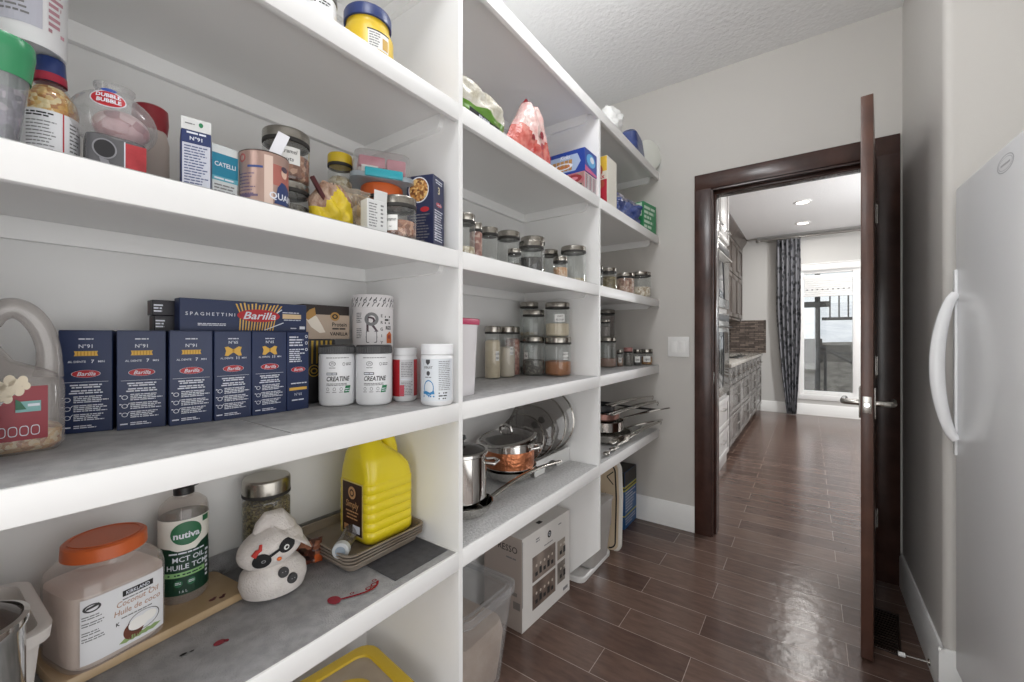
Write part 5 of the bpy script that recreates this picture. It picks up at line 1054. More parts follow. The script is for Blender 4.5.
# stack of baking sheets
zt_ = ze+0.0045
BS = M('baking_sheet_metal', 'A69C91', 0.45, 0.25, vary=(6, '877A6D')); BSR = M('baking_sheet_rim', 'A9A49C', 0.3, 0.9)
def sheet(label, k):
    w, dd = 0.246, 0.258; b = B(); z0 = k*0.0080; h = 0.022
    b.loft([ring(w-0.030, dd-0.030, 0.018, 0.0, 5), ring(w-0.018, dd-0.018, 0.022, h-0.004, 5), ring(w, dd, 0.026, h-0.0035, 5), ring(w+0.002, dd+0.002, 0.027, h-0.0015, 5), ring(w-0.002, dd-0.002, 0.026, h, 5), ring(w-0.014, dd-0.014, 0.022, h-0.001, 5), ring(w-0.032, dd-0.032, 0.017, 0.0012, 5)], BS)
    o = b.build('baking_sheet'); put(o, (-1.018+0.001*k, 0.6995+0.0002*k, zt_+z0), 90.5-k*0.4); return tag(o, label, 'baking sheet', 'stack of worn baking sheets')
for k, lb in enumerate(('worn baking sheet at the bottom of the stack', 'worn baking sheet second from the bottom of the stack', 'worn baking sheet second from the top of the stack', 'worn baking sheet on top of the stack, carrying the yellow jug')): sheet(lb, k)
zj = zt_+3*0.0080+0.0022
t = thing('clear_tube', 'clear plastic tube with a pale round cap lying on the baking sheets', 'tube', (-0.962, 0.622, zj+0.0212), 0)
dv = Vector((-0.075, 0.085, 0.004)).normalized(); a0 = Vector((0.022, -0.030, 0.0)); b = B(); b.tube([a0, a0+dv*0.095], 0.0200, CLEAR('tube_plastic', '8F8984', 0.35, 0.08, 0.6), 20); b.build('tube_body', t)
b = B(); b.tube([a0-dv*0.012, a0-dv*0.010, a0+dv*0.004], [0.018, 0.0205, 0.0208], M('tube_cap', 'BFC3C6', 0.35), 22); b.tube([a0-dv*0.0135, a0-dv*0.0118], [0.012, 0.0125], M('tube_cap_centre', '8E9AA6', 0.35), 20); b.build('cap', t)
# yellow jug
t = thing('oil_jug', 'big bright yellow jug with a brown label standing on the baking sheets', 'jug', (-0.990, 0.731, zj), 89)
YJ = M('jug_yellow', 'DFCB22', 0.30, coat=0.2); b = B(); w, dd = 0.150, 0.146; rs = [ring(w-0.022, dd-0.022, 0.02, 0.0, 5), ring(w-0.006, dd-0.006, 0.026, 0.006, 5)]
for q in range(6):
    z = 0.014+q*0.0245
    rs += [ring(w, dd, 0.022, z, 5), ring(w, dd, 0.022, z+0.0205, 5), ring(w-0.004, dd-0.004, 0.022, z+0.0225, 5)]
rs += [ring(w-0.002, dd-0.002, 0.024, 0.163, 5), ring(w-0.008, dd-0.005, 0.028, 0.190, 5, cx=-0.002), ring(w-0.024, dd-0.016, 0.032, 0.212, 5, cx=-0.010), ring(w-0.050, dd-0.032, 0.030, 0.232, 5, cx=-0.023), ring(0.070, 0.080, 0.028, 0.252, 5, cx=-0.030), ring(0.058, 0.060, 0.026, 0.275, 5, cx=-0.033), ring(0.046, 0.046, 0.022, 0.290, 5, cx=-0.034)]
b.loft(rs, YJ); b.build('jug_body', t, 60)
b = B(); b.tube([(-0.022, 0, 0.272), (0.000, 0, 0.288), (0.020, 0, 0.282), (0.036, 0, 0.258), (0.046, 0, 0.226), (0.049, 0, 0.196), (0.046, 0, 0.176)], [0.016, 0.017, 0.0165, 0.016, 0.016, 0.017, 0.019], YJ, 14, flat=1.35); b.build('handle', t)
b = B(); b.lathe([(0, 0.312), (0.021, 0.311), (0.023, 0.307), (0.023, 0.290), (0, 0.289)], YJ, 28, (-0.034, 0, 0)); b.build('cap', t)
b = B(); g0 = FL(-w/2, 0.0006); g = lambda x, z, k: g0(x, z*1.12, k); JB = M('jug_label_brown', '3A2218', 0.4); TN = M('label_tan', 'C99A6A', 0.5); b.grect(g, -0.048, 0.048, 0.016, 0.142, M('jug_label_edge', 'D7C27A', 0.5), 1); b.grect(g, -0.044, 0.044, 0.019, 0.139, JB, 2); b.gell(g, 0.0, 0.116, 0.017, 0.015, TN, 3, 24); b.gell(g, 0.0, 0.116, 0.010, 0.009, JB, 4, 18, 0.6)
b.gtxt(g, 'Simply', 0, 0.089, 0.022, TN, 3, 0.1, 0.01); b.glines(g, -0.03, 0.03, 0.073, 3, 0.008, 0.003, TN, 3, 0.4, True); b.grect(g, 0.004, 0.036, 0.024, 0.042, WPR, 3); b.grect(g, -0.036, -0.016, 0.024, 0.038, TN, 3); b.build('label', t)
# yellow rimmed tub on the floor under this shelf
t = thing('lidded_tub', 'clear floor tub with a yellow framed lid under the lowest left shelf', 'tub', (-0.965, 0.588, 0.0005), 84); w, dd, h = 0.34, 0.27, 0.243
b = B(); b.loft([ring(w-0.07, dd-0.06, 0.03, 0.0), ring(w-0.02, dd-0.02, 0.04, h-0.005)], CLEAR('tub_clear', 'C9C4BE', 0.35, 0.15, 0.4), True, False); b.build('tub_body', t)
b = B(); YR = M('tub_yellow', 'D6B52A', 0.4)
b.loft([ring(w+0.006, dd+0.006, 0.045, h-0.014), ring(w+0.012, dd+0.012, 0.047, h-0.012), ring(w+0.012, dd+0.012, 0.047, h+0.004), ring(w-0.004, dd-0.004, 0.042, h+0.008), ring(w-0.050, dd-0.050, 0.034, h+0.004), ring(w-0.054, dd-0.054, 0.032, h-0.002)], YR, False, False)
b.loft([[Vector((0.10*math.cos(2*PI*k/32), 0.068*math.sin(2*PI*k/32), h-0.001)) for k in range(32)], [Vector((0.098*math.cos(2*PI*k/32), 0.066*math.sin(2*PI*k/32), h+0.003)) for k in range(32)], [Vector((0.086*math.cos(2*PI*k/32), 0.055*math.sin(2*PI*k/32), h+0.003)) for k in range(32)], [Vector((0.084*math.cos(2*PI*k/32), 0.053*math.sin(2*PI*k/32), h-0.001)) for k in range(32)]], YR, False, False); b.build('lid_frame', t)
b = B(); b.loft([ring(w-0.052, dd-0.052, 0.032, h-0.004), ring(w-0.052, dd-0.052, 0.032, h-0.002)], M('tub_panel', 'B5A796', 0.35, vary=(8, 'A3947F'))); b.build('lid_panel', t)

# ---------------------------------------------------------------- middle bay, B level: bags and boxes
b = B(); GB = M('bag_green', '5E8C2E', 0.3); WB = M('bag_white', 'DDDAD0', 0.25, bump=(50, 0.6), vary=(30, 'C6C0AC'))
bag(b, 0.27, 0.140, 0.09, lambda u, v: GB if v < 0.42 else WB, 21, lump=0.35); G = F(-0.047); t = thing('snack_bag', 'green and white crinkled bag at the left end of the upper middle shelf', 'bag', (-0.842, 0.988, zb+0.001), 92); b.build('wrapper', t, 60)
b = B(); b.gpoly(G, [(-0.09, 0.018), (0.06, 0.014), (0.06, 0.030), (-0.09, 0.034)], INK, 1); b.gtxt(G, 'PRANA', -0.02, 0.0235, 0.014, WPR, 3, 0, 0.02, sx=1.2); b.build('printing', t)
b = B(); RB = M('bag_red', 'B93A34', 0.25, bump=(45, 0.7), vary=(22, 'D98A7E')); PB = M('bag_pink', 'DCA8A4', 0.25, bump=(45, 0.6), vary=(25, 'E9D6D0'))
bag(b, 0.36, 0.250, 0.080, lambda u, v: (RB if v < 0.42+0.1*math.sin(9*u) else (M('bag_crimson', '9A2230', 0.3) if v > 0.93 else PB)), 33, lump=0.20, top_gather=0.80, gather_from=0.12, skew=0.015)
t = thing('candy_bag', 'tall red and pink candy bag with a pinched top', 'bag', (-0.852, 1.300, zb+0.001), 94); b.build('wrapper', t, 60)
b = B(); G = F(-0.040)
for x, z, r in ((-0.02, 0.135, 0.016), (0.028, 0.125, 0.017), (0.03, 0.085, 0.014), (-0.035, 0.095, 0.012)): b.gell(G, x+0.004, z, r*0.8, r*0.85, M('candy_crimson', '8E1D30', 0.3), 1, 20)
b.gtxt(G, 'S', -0.02, 0.134, 0.022, WPR, 3, 0, 0.02); b.build('printing', t)
# pink box with the blue cracker box on top: short end to the aisle, long side to the first divider
t = B(); w, dd, h = 0.122, 0.27, 0.080; t.box(-w/2, w/2, -dd/2, dd/2, 0, h, M('carton_rose', 'C9818C', 0.4), 0.001, 1); G = FL(-w/2); GR = F(-dd/2)
t.grect(G, -dd/2+0.002, dd/2-0.002, 0.003, h-0.003, M('carton_mixed_pink', 'A8606A', 0.4, vary=(30, '93A08C')), 1); t.gell(G, 0.085, 0.055, 0.038, 0.018, M('carton_deep_red', '8E2B34', 0.4), 2, 20); t.gell(G, 0.085, 0.055, 0.020, 0.007, M('carton_rose', 'C9818C', 0.4), 3, 16); t.glines(G, 0.02, 0.13, 0.030, 3, 0.009, 0.006, INK, 2, 0.4); t.grect(GR, -w/2+0.002, w/2-0.002, 0.003, h-0.003, M('carton_pale_pink', 'D3C3C3', 0.4), 1)
for q in range(3):
    t.grect(GR, -0.056+q*0.038, -0.024+q*0.038, 0.008, 0.074, M('carton_pale_grey2', 'BDB9BB', 0.5), 2); t.grect(GR, -0.050+q*0.038, -0.040+q*0.038, 0.014, 0.066, M('carton_rose', 'C9818C', 0.4), 3); t.glines(GR, -0.054+q*0.038, -0.026+q*0.038, 0.070, 7, 0.009, 0.004, GINK, 4, 0.5)
tag(put(t.build('snack_box'), (-0.912, 1.682, zb), 90), 'pink striped snack carton underneath the blue cracker box', 'carton')
t = B(); h = 0.100; t.box(-w/2, w/2, -dd/2, dd/2, 0, h, M('cracker_blue', '1F3F96', 0.35), 0.001, 1)
t.gpoly(G, [(-0.120, 0.010), (0.090, 0.010), (0.116, 0.046), (0.100, 0.082), (-0.080, 0.082), (-0.120, 0.060)], M('cracker_lilac', '9FB2CF', 0.4), 1)
for q in range(9): t.gpoly(G, [(-0.104+q*0.020, 0.016), (-0.087+q*0.020, 0.016), (-0.085+q*0.020, 0.062), (-0.102+q*0.020, 0.062)], M('cracker_tan', 'B58A4E', 0.5, vary=(60, '9A6E38')), 2)
t.gell(G, 0.030, 0.036, 0.048, 0.014, WPR, 3, 20, 0.7); t.gtxt(G, 'Crunch', 0.03, 0.036, 0.022, M('cracker_orange', 'C46A2E', 0.4), 4, 0.2, 0.02); t.grect(G, -0.132, -0.030, 0.084, 0.098, M('cracker_red', 'A83248', 0.4), 1); t.gtxt(G, 'Kicks', 0.04, 0.076, 0.022, WPR, 3, 0.2, 0.02)
t.gell(GR, 0.0, 0.058, 0.045, 0.028, M('cracker_cyan', '5BA6D6', 0.4), 1, 22); t.gell(GR, 0.01, 0.064, 0.02, 0.014, WPR, 2, 16); t.gpoly(GR, [(-w/2+0.001, 0.001), (w/2-0.001, 0.001), (w/2-0.001, 0.010), (-w/2+0.001, 0.026)], M('cracker_pink', 'C95C8C', 0.4), 2)
tag(put(t.build('snack_box'), (-0.910, 1.681, zb+0.0805), 90), 'blue cracker box lying on top of the pink striped carton', 'carton')
# far bay, B level
t = B(); t.box(-0.060, 0.060, -0.032, 0.032, 0, 0.232, M('carton_ivory', 'DAD6CB', 0.45), 0.001, 1); G = FL(-0.060); t.grect(G, -0.030, 0.031, 0.16, 0.230, M('carton_yellow', 'D9B23A', 0.45), 1); t.grect(G, -0.030, 0.031, 0.006, 0.12, M('carton_crimson', 'B2263A', 0.45), 1); t.gell(G, -0.008, 0.165, 0.018, 0.028, M('carton_brick', 'A8503C', 0.5), 2, 18); t.gell(G, 0.0, 0.10, 0.02, 0.02, M('carton_brick', 'A8503C', 0.5), 2, 18)
t.gtxt(G, 'MIX', 0, 0.132, 0.022, RED, 2, 0, 0.03)
tag(put(t.build('food_carton'), (-0.808, 1.922, zb), 90), 'yellow, red and white carton standing just past the second divider', 'carton')
b = B(); FB = M('foil_blue', '2A3F7E', 0.25, vary=(22, '5F6C9E'), bump=(40, 0.9)); FS = M('foil_silver', 'B9B2B4', 0.25, vary=(26, '2E3A66'), bump=(40, 0.9))
bag(b, 0.19, 0.130, 0.085, lambda u, v: FB if v < 0.7 else FS, 41, lump=0.7); t = put(b.build('foil_bag', None, 60), (-0.835, 2.105, zb+0.001), 90); tag(t, 'crumpled dark blue foil bag next to the yellow and red carton', 'bag')
b = B(); bag(b, 0.22, 0.145, 0.09, lambda u, v: FS if (v > 0.75 or u > 0.82) else FB, 45, lump=0.75); t = put(b.build('foil_bag', None, 60), (-0.835, 2.325, zb+0.001), 90); tag(t, 'crumpled blue and silver foil bag left of the green box', 'bag')
t = B(); t.box(-0.085, 0.085, -0.055, 0.055, 0, 0.172, M('carton_emerald', '2C8A57', 0.4), 0.001, 1); G = FL(-0.085); t.grect(G, -0.045, 0.046, 0.088, 0.166, M('carton_mint', 'C6DDCB', 0.45), 1); t.gell(G, -0.005, 0.068, 0.022, 0.013, M('carton_mint2', '9CCBAC', 0.45), 1, 16); t.glines(F(-0.055), -0.075, 0.075, 0.15, 5, 0.028, 0.016, M('carton_mint', 'C6DDCB', 0.45), 1, 0.5)
tag(put(t.build('food_carton'), (-0.835, 2.535, zb), 82), 'bright green carton against the end wall', 'carton')
# on top of the unit, far bay
za = zA+0.001
b = B(); bag(b, 0.13, 0.13, 0.10, lambda u, v: M('bag_plain_white', 'DCDCDA', 0.4, bump=(30, 0.5)), 51, lump=0.4); t = put(b.build('soft_pack', None, 60), (-0.820, 2.02, za), 88); tag(t, 'rounded white soft pack on top of the unit past the second divider', 'soft pack')
b = B(); NB = M('pack_navy', '25356B', 0.3, vary=(16, '3A4C86'), bump=(40, 0.7)); b.loft([ring(0.24-0.02*k, 0.12-0.01*k, 0.03, 0.001+0.045*k, 5, cx=0.01*math.sin(k)) for k in range(3)]+[ring(0.19, 0.095, 0.03, 0.125, 5), ring(0.15, 0.07, 0.03, 0.145, 5)], NB); t = put(b.build('soft_pack'), (-0.840, 2.375, za), 96); tag(t, 'dark blue plastic wrapped pack on top of the unit', 'soft pack')
t = thing('wall_clock_box', 'pale round flat container standing on edge on top of the unit by the end wall', 'container', (-0.810, 2.585, za), 0)
b = B(); b.lathe([(0, -0.022), (0.080, -0.022), (0.092, -0.014), (0.092, 0.014), (0.080, 0.020), (0, 0.022)], M('pale_cream_plastic', 'E0E2DA', 0.35), 40, (0, 0, 0.0925), axis='X'); o = b.build('case', t); o.rotation_euler = (0, 0, math.radians(-30))
b = B(); b.lathe([(0.0925, -0.016), (0.0935, -0.008), (0.0935, 0.004), (0.0925, 0.010)], M('aqua_band', '8FC9CF', 0.35), 40, (0, 0, 0.0925), axis='X'); o = b.build('band', t); o.rotation_euler = (0, 0, math.radians(-30))
t['category'] = 'container'; t.name = 'round_container'

# ---------------------------------------------------------------- middle bay, C level: steel lidded jars
def cjar(label, x, y, R, H, cont, ch, lid=0.026, **k): return jar(label, (x, y, zc), R, H, lid, cont, ch, group='steel lidded jars on the upper middle shelf', **k)
cjar('clear jar of pale pieces, leftmost behind the first divider', -0.832, 0.925, 0.030, 0.128, SEEDS, 0.03)
cjar('slim jar full of reddish pink beans beside the leftmost jar', -0.872, 1.022, 0.021, 0.130, NUTS, 0.100)
cjar('jar with a grey powder, third from the first divider', -0.900, 1.124, 0.032, 0.140, GREYSEED, 0.02)
cjar('wide nearly empty jar, fourth from the first divider', -0.920, 1.267, 0.043, 0.158, FLOURM, 0.02)
cjar('small low jar in front of the wide nearly empty jar', -0.868, 1.232, 0.024, 0.082, GREYSEED, 0.03, 0.02)
cjar('jar half full of black beans in the middle of the row', -0.850, 1.318, 0.047, 0.122, DARKB, 0.060)
cjar('tall jar right behind the black bean jar', -0.898, 1.402, 0.049, 0.160, GREYSEED, 0.05)
cjar('jar in the back, between the black bean jar and the last jar', -0.965, 1.650, 0.038, 0.160, SEEDS, 0.03)
cjar('short jar of peach coloured grains right of the black beans', -0.838, 1.520, 0.030, 0.094, CELLS('peach_grains', ['D9B08C', 'C9986F', 'E8CDB0'], 150, 0.6), 0.050, 0.022)
cjar('large clear jar with a little oatmeal, last before the second divider', -0.858, 1.676, 0.056, 0.166, SEEDS, 0.022)
# far bay, C level
def fjar(label, z, x, y, R, H, cont, ch, lid=0.024, grp='steel lidded jars in the far bay', **k): return jar(label, (x, y, z), R, H, lid, cont, ch, group=grp, **k)
fjar('narrow jar just behind the second divider on the upper far shelf', zc, -0.860, 1.955, 0.022, 0.122, GREYSEED, 0.06)
fjar('jar of olive herbs on the upper far shelf', zc, -0.850, 2.060, 0.042, 0.122, HERBS, 0.075)
fjar('wide jar full of speckled pink beans on the upper far shelf', zc, -0.838, 2.262, 0.053, 0.118, BEANS, 0.088)
fjar('jar half full of white beans nearest the end wall', zc, -0.828, 2.495, 0.061, 0.152, CHICK, 0.062)

# ---------------------------------------------------------------- middle bay, D level
zd = zD+LT
t = thing('storage_bin', 'tall white plastic bin with a pink lid beside the first divider', 'bin', (-0.875, 0.925, zd-0.001), 96); w, dd, h = 0.130, 0.11, 0.225; BT = M('bin_translucent', 'D9D6D8', 0.35)
b = B(); b.loft([ring(w-0.03, dd-0.02, 0.015, 0), ring(w-0.028, dd-0.018, 0.016, 0.004), ring(w-0.006, dd-0.004, 0.02, h), ], BT); b.build('bin_body', t)
b = B(); b.loft([ring(w+0.002, dd+0.004, 0.02, h-0.012), ring(w+0.004, dd+0.006, 0.022, h-0.01), ring(w+0.004, dd+0.006, 0.022, h+0.004), ring(w-0.006, dd-0.004, 0.02, h+0.007)], M('pink_lid', 'C23F66', 0.35)); b.build('lid', t)
def djar(label, x, y, R, H, cont, ch, z=None, lid=0.028, **k): return jar(label, (x, y, zd-0.001 if z is None else z), R, H, lid, cont, ch, group='steel lidded jars on the middle shelf at eye height', **k)
djar('tall jar of yellowish flour, leftmost of the three tall jars', -1.085, 1.380, 0.033, 0.222, FLOURM, 0.160, tagtext=(['CORN', 'MEAL'], 0.018, 0.040), rz=camrz(-1.085, 1.38, 38), lid=0.03)
djar('tall jar of white flour, middle of the three tall jars', -1.075, 1.468, 0.035, 0.222, SUGAR, 0.130, tagtext=(['RICE', 'FLOUR'], 0.020, 0.036), rz=camrz(-1.075, 1.468, 38), lid=0.03, tz=0.6)
djar('tall jar of pinkish lentils, right one of the three tall jars', -1.105, 1.552, 0.034, 0.222, NUTS, 0.165, lid=0.03)
djar('wide jar of grey seeds with a small label, lower left of the stacked jars', -1.030, 1.612, 0.050, 0.178, GREYSEED, 0.070, lid=0.026, tagtext=(['chia'], 0.024, 0.030), rz=camrz(-1.03, 1.612, -42), tz=0.6)
djar('wide jar half full of orange spice, lower right of the stacked jars', -0.930, 1.664, 0.060, 0.176, SPICE, 0.066, lid=0.030, tagtext=(['BROWN', 'SUGAR'], 0.026, 0.034), rz=camrz(-0.93, 1.664, 35), tz=0.62)
djar('empty clear jar stacked on the grey seed jar', -1.030, 1.614, 0.050, 0.120, None, 0, z=zd+0.1775, lid=0.026)
djar('jar of pale flour with a big label stacked on the orange spice jar', -0.935, 1.667, 0.055, 0.156, FLOURM, 0.060, z=zd+0.1755, lid=0.026, tagtext=(['OAT', 'FLOUR'], 0.046, 0.034), rz=camrz(-0.935, 1.667, 12), tz=0.64)
djar('wide jar in the back corner behind the stacked jars, lower one', -1.100, 1.685, 0.044, 0.178, GREYSEED, 0.03, lid=0.026)
djar('jar in the back corner behind the stacked jars, upper one', -1.100, 1.685, 0.044, 0.164, SEEDS, 0.02, z=zd+0.1775, lid=0.026)
# far bay, D level
def ejar(label, x, y, R, H, cont, ch, z=None, lid=0.024, **k): return jar(label, (x, y, zd-0.001 if z is None else z), R, H, lid, cont, ch, group='jars on the far shelf at eye height', **k)
ejar('wide jar with pinkish powder at the bottom beside the second divider', -0.955, 2.290, 0.052, 0.174, M('pinkish_powder', 'A58678', 0.8), 0.05, lid=0.026)
ejar('wide jar behind the spice jars, right one of the lower pair', -1.075, 2.585, 0.050, 0.174, GREYSEED, 0.03, lid=0.026)
ejar('tall grey jar stacked on the right one of the lower pair', -1.075, 2.585, 0.048, 0.178, M('grey_powder', '8F8783', 0.8), 0.140, z=zd+0.1735, lid=0.026)
ejar('slim jar stacked on the pinkish powder jar', -0.960, 2.278, 0.026, 0.100, M('grey_powder', '8F8783', 0.8), 0.060, z=zd+0.1735, lid=0.018)
BGL = M('black_lid', '252525', 0.35)
ejar('little spice jar with a white label, leftmost in front', -0.905, 2.365, 0.018, 0.100, BEANS, 0.05, lid=0.022, lidm=LIDST, tagtext=(['tea'], 0.020, 0.030), rz=camrz(-0.905, 2.365))
ejar('little dark spice jar with a pink lid', -0.880, 2.430, 0.026, 0.112, GREYSEED, 0.075, lid=0.028, lidm=M('rose_lid', 'B07C78', 0.4))
ejar('little spice jar with a grey label right of the pink lidded jar', -0.850, 2.508, 0.024, 0.100, DARKB, 0.055, lid=0.022, tagtext=(['tea'], 0.034, 0.036), rz=camrz(-0.85, 2.508))
ejar('little spice jar with a white label nearest the end wall', -0.822, 2.602, 0.034, 0.100, CELLS('amber_spice', ['9C6B3A', '7A4A26', 'C49A5C'], 130, 0.6), 0.05, lid=0.024, tagtext=(['~spice'], 0.046, 0.036), rz=camrz(-0.822, 2.602))

# ---------------------------------------------------------------- middle bay, E level: pots, pans, lids
def pan_handle(b, p0, p1, sag, w0=0.011, w1=0.008, m=CHROME):
    p0, p1 = Vector(p0), Vector(p1); P = [p0.lerp(p1, k/8)+Vector((0, 0, sag*math.sin(PI*k/8))) for k in range(9)]
    b.tube(P, [w0+(w1-w0)*k/8 for k in range(9)], m, 10, flat=0.5)
# tall steel pot on a pan beside the divider
t = thing('saute_pan', 'shallow steel pan with a long handle under the tall pot', 'pan', (-0.925, 1.030, ze), 0); R = 0.090
b = B(); b.lathe([(0, 0.0), (R*0.75, 0), (R*0.9, 0.012), (R, 0.034), (R*1.03, 0.036), (R*0.98, 0.037), (R*0.88, 0.014), (R*0.73, 0.003), (0, 0.003)], CHROME, 44); b.build('pan_body', t)
b = B(); pan_handle(b, (0.045, 0.075, 0.030), (0.085, 0.490, 0.060), 0.020, 0.012, 0.010, STEEL); b.build('handle', t)
t = thing('stock_pot', 'tall steel pot with a glass lid right behind the first divider', 'pot', (-0.945, 1.030, ze+0.0375), 0); R = 0.086
b = B(); b.lathe([(0, 0.0), (R*0.9, 0), (R, 0.008), (R, 0.150), (R*1.045, 0.153), (R*1.045, 0.156), (R*0.97, 0.156), (R*0.97, 0.012), (0, 0.010)], CHROME, 44); b.build('pot_body', t)
b = B(); b.lathe([(R*1.06, 0.1565), (R*1.06, 0.162), (R*0.95, 0.165), (R*0.94, 0.158)], CHROME, 44); b.build('lid_rim', t)
b = B(); b.lathe([(R*0.945, 0.162), (R*0.6, 0.176), (R*0.3, 0.181), (0, 0.182)], CLEAR('lid_glass', '8A8480', 0.25, 0.02, 0.6), 40); b.build('glass_lid', t)
b = B(); b.lathe([(0, 0.210), (0.016, 0.209), (0.019, 0.200), (0.010, 0.192), (0.010, 0.181)], BLACK, 20); b.build('lid_knob', t)
b = B(); b.tube([(0.050, 0.066, 0.125), (0.066, 0.098, 0.122), (0.092, 0.086, 0.122), (0.104, 0.050, 0.122), (0.078, 0.030, 0.125)], 0.005, CHROME, 8); b.build('side_handle', t)
# bowl, skillet and copper banded braiser
t = thing('mixing_bowl', 'round steel bowl under the copper banded pot', 'bowl', (-0.985, 1.365, ze), 0); R = 0.106
b = B(); b.lathe([(0, 0.0), (R*0.5, 0.0), (R*0.8, 0.018), (R, 0.052), (R*1.03, 0.053), (R*0.985, 0.055), (R*0.78, 0.021), (R*0.48, 0.003), (0, 0.003)], CHROME, 44); b.build('bowl_body', t)
t = thing('braiser_pot', 'steel pot with a hammered copper band and a tilted glass lid', 'pot', (-0.985, 1.365, ze+0.0555), 0); R = 0.098
HC = M('hammered_copper', 'C07A56', 0.28, 0.95, bump=(70, 0.7)); b = B(); b.lathe([(0, 0.0), (R*0.92, 0), (R*0.99, 0.006), (R*1.10, 0.007), (R*1.10, 0.010), (R, 0.012)], CHROME, 48); b.lathe([(R, 0.070), (R, 0.098), (R*1.04, 0.101), (R*1.04, 0.104), (R*0.97, 0.104), (R*0.97, 0.014), (0, 0.012)], CHROME, 48); b.build('pot_body', t)
b = B(); b.lathe([(R*1.0, 0.010), (R*1.008, 0.012), (R*1.008, 0.070), (R*1.0, 0.072)], HC, 56); b.build('copper_band', t)
for s in (0, 1):
    b = B(); a = math.radians(20 if s == 0 else 200); c, q = math.cos(a), math.sin(a); P = lambda r, tt, z: (c*r-q*tt, q*r+c*tt, z)
    b.tube([P(R*0.99, -0.032, 0.082), P(R*1.28, -0.030, 0.088), P(R*1.36, 0, 0.090), P(R*1.28, 0.030, 0.088), P(R*0.99, 0.032, 0.082)], 0.0055, CHROME, 10); b.build('side_handle', t)
lt = Matrix.Rotation(math.radians(9), 3, 'X') @ Matrix.Rotation(math.radians(-4), 3, 'Y')
t2 = thing('pot_lid', 'tilted glass lid with a steel knob resting on the copper banded pot', 'lid', (-0.985, 1.345, ze+0.172), 0); t2.rotation_euler = lt.to_euler(); RL_ = 0.120
b = B(); b.lathe([(RL_*1.02, 0.0), (RL_*1.03, 0.006), (RL_*0.93, 0.010), (RL_*0.92, 0.003)], CHROME, 48); b.build('lid_rim', t2)
b = B(); b.lathe([(RL_*0.93, 0.007), (RL_*0.6, 0.022), (RL_*0.3, 0.028), (0, 0.029)], CLEAR('lid_glass', '8A8480', 0.25, 0.02, 0.6), 44); b.build('glass_lid', t2)
b = B(); b.tube([(-0.030, 0, 0.026), (-0.026, 0, 0.046), (0, 0, 0.056), (0.026, 0, 0.046), (0.030, 0, 0.026)], 0.006, CHROME, 10); b.build('lid_handle', t2)
# lid rack with four upright lids
t = thing('lid_rack', 'low white rack holding upright glass pan lids', 'rack', (-0.945, 1.590, ze), 0)
b = B(); RK = M('rack_white', 'DEDEDC', 0.35)
arch = [(-0.150, 0.0), (-0.140, 0.0)]+[(-0.02+0.055*math.cos(a), 0.040*math.sin(a)) for a in [PI-PI*k/10 for k in range(11)]]+[(0.140, 0.0), (0.150, 0.0), (0.150, 0.058), (0.142, 0.062), (-0.142, 0.062), (-0.150, 0.058)]
for x in (0.028, -0.160): b.prism(arch, lambda a, z, d: Vector((x+d, a, z)), 0.006, RK)
for y in (-0.135, -0.085, -0.035, 0.015, 0.065, 0.120): b.box(-0.156, 0.030, y-0.003, y+0.003, 0.030, 0.038, RK, 0.001)
b.build('frame', t)
LG = CLEAR('upright_lid_glass', '9A948F', 0.06, 0.05, 0.08)
for k, (y, R, tl, lb) in enumerate(((1.668, 0.150, 5, 'largest upright glass lid at the back of the white rack'), (1.600, 0.138, 8, 'second largest upright glass lid in the white rack'), (1.528, 0.118, 11, 'mid sized upright glass lid in the white rack'), (1.452, 0.104, 14, 'smallest upright glass lid at the front of the white rack'))):
    t = thing('pan_lid', lb, 'lid', (-1.012+0.004*k, y, ze+0.0385), 0, 'glass pan lids in the rack'); rt = (math.radians(-tl), 0, math.radians(8))
    t.rotation_euler = rt
    b = B(); b.lathe([(R, -0.003), (R*1.0, 0.004), (R*0.955, 0.006), (R*0.95, -0.001)], CHROME, 56, (0, 0, R), axis='Y'); b.build('lid_rim', t)
    b = B(); b.lathe([(R*0.955, 0.002), (R*0.6, -0.012), (R*0.3, -0.017), (0, -0.018)], LG, 48, (0, 0, R), axis='Y'); b.build('glass', t)
    b = B(); b.lathe([(0.010, -0.017), (0.009, -0.026), (0.017, -0.030), (0.015, -0.038), (0, -0.040)], BLACK, 20, (0, 0, R), axis='Y'); b.build('knob', t)

# ---------------------------------------------------------------- far bay, E level: heap of pans, tongs and spoons
DCO = M('dull_copper', 'B58A80', 0.35, 0.8)
def pan(label, x, y, z, R, h, m, hd, hm=CHROME, name='saucepan', cat='pan', tilt=0):
    t = thing(name, label, cat, (x, y, z), 0); t.rotation_euler = (math.radians(tilt), 0, 0)
    b = B(); b.lathe([(0, 0.0), (R*0.85, 0), (R, 0.012), (R*1.02, h), (R*1.06, h+0.002), (R*0.98, h+0.002), (R*0.95, 0.014), (0, 0.003)], m, 40); b.build('pan_body', t)
    b = B(); a = math.radians(hd[0]); c, s = math.cos(a), math.sin(a); L, up = hd[1], hd[2]
    b.tube([(c*R*0.98, s*R*0.98, h*0.8), (c*(R+0.03), s*(R+0.03), h*0.95+up*0.15), (c*(R+L*0.6), s*(R+L*0.6), h+up*0.7), (c*(R+L), s*(R+L), h+up)], [0.009, 0.009, 0.013, 0.010], hm, 8, flat=0.55); b.build('handle', t); return t
pan('wide steel frying pan at the bottom of the heap in the far bay', -0.945, 2.215, ze+0.002, 0.150, 0.045, STEEL, (62, 0.30, 0.02))
pan('mid sized steel pan nested on the frying pan in the far bay', -0.950, 2.205, ze+0.0495, 0.120, 0.060, CHROME, (57, 0.36, 0.035))
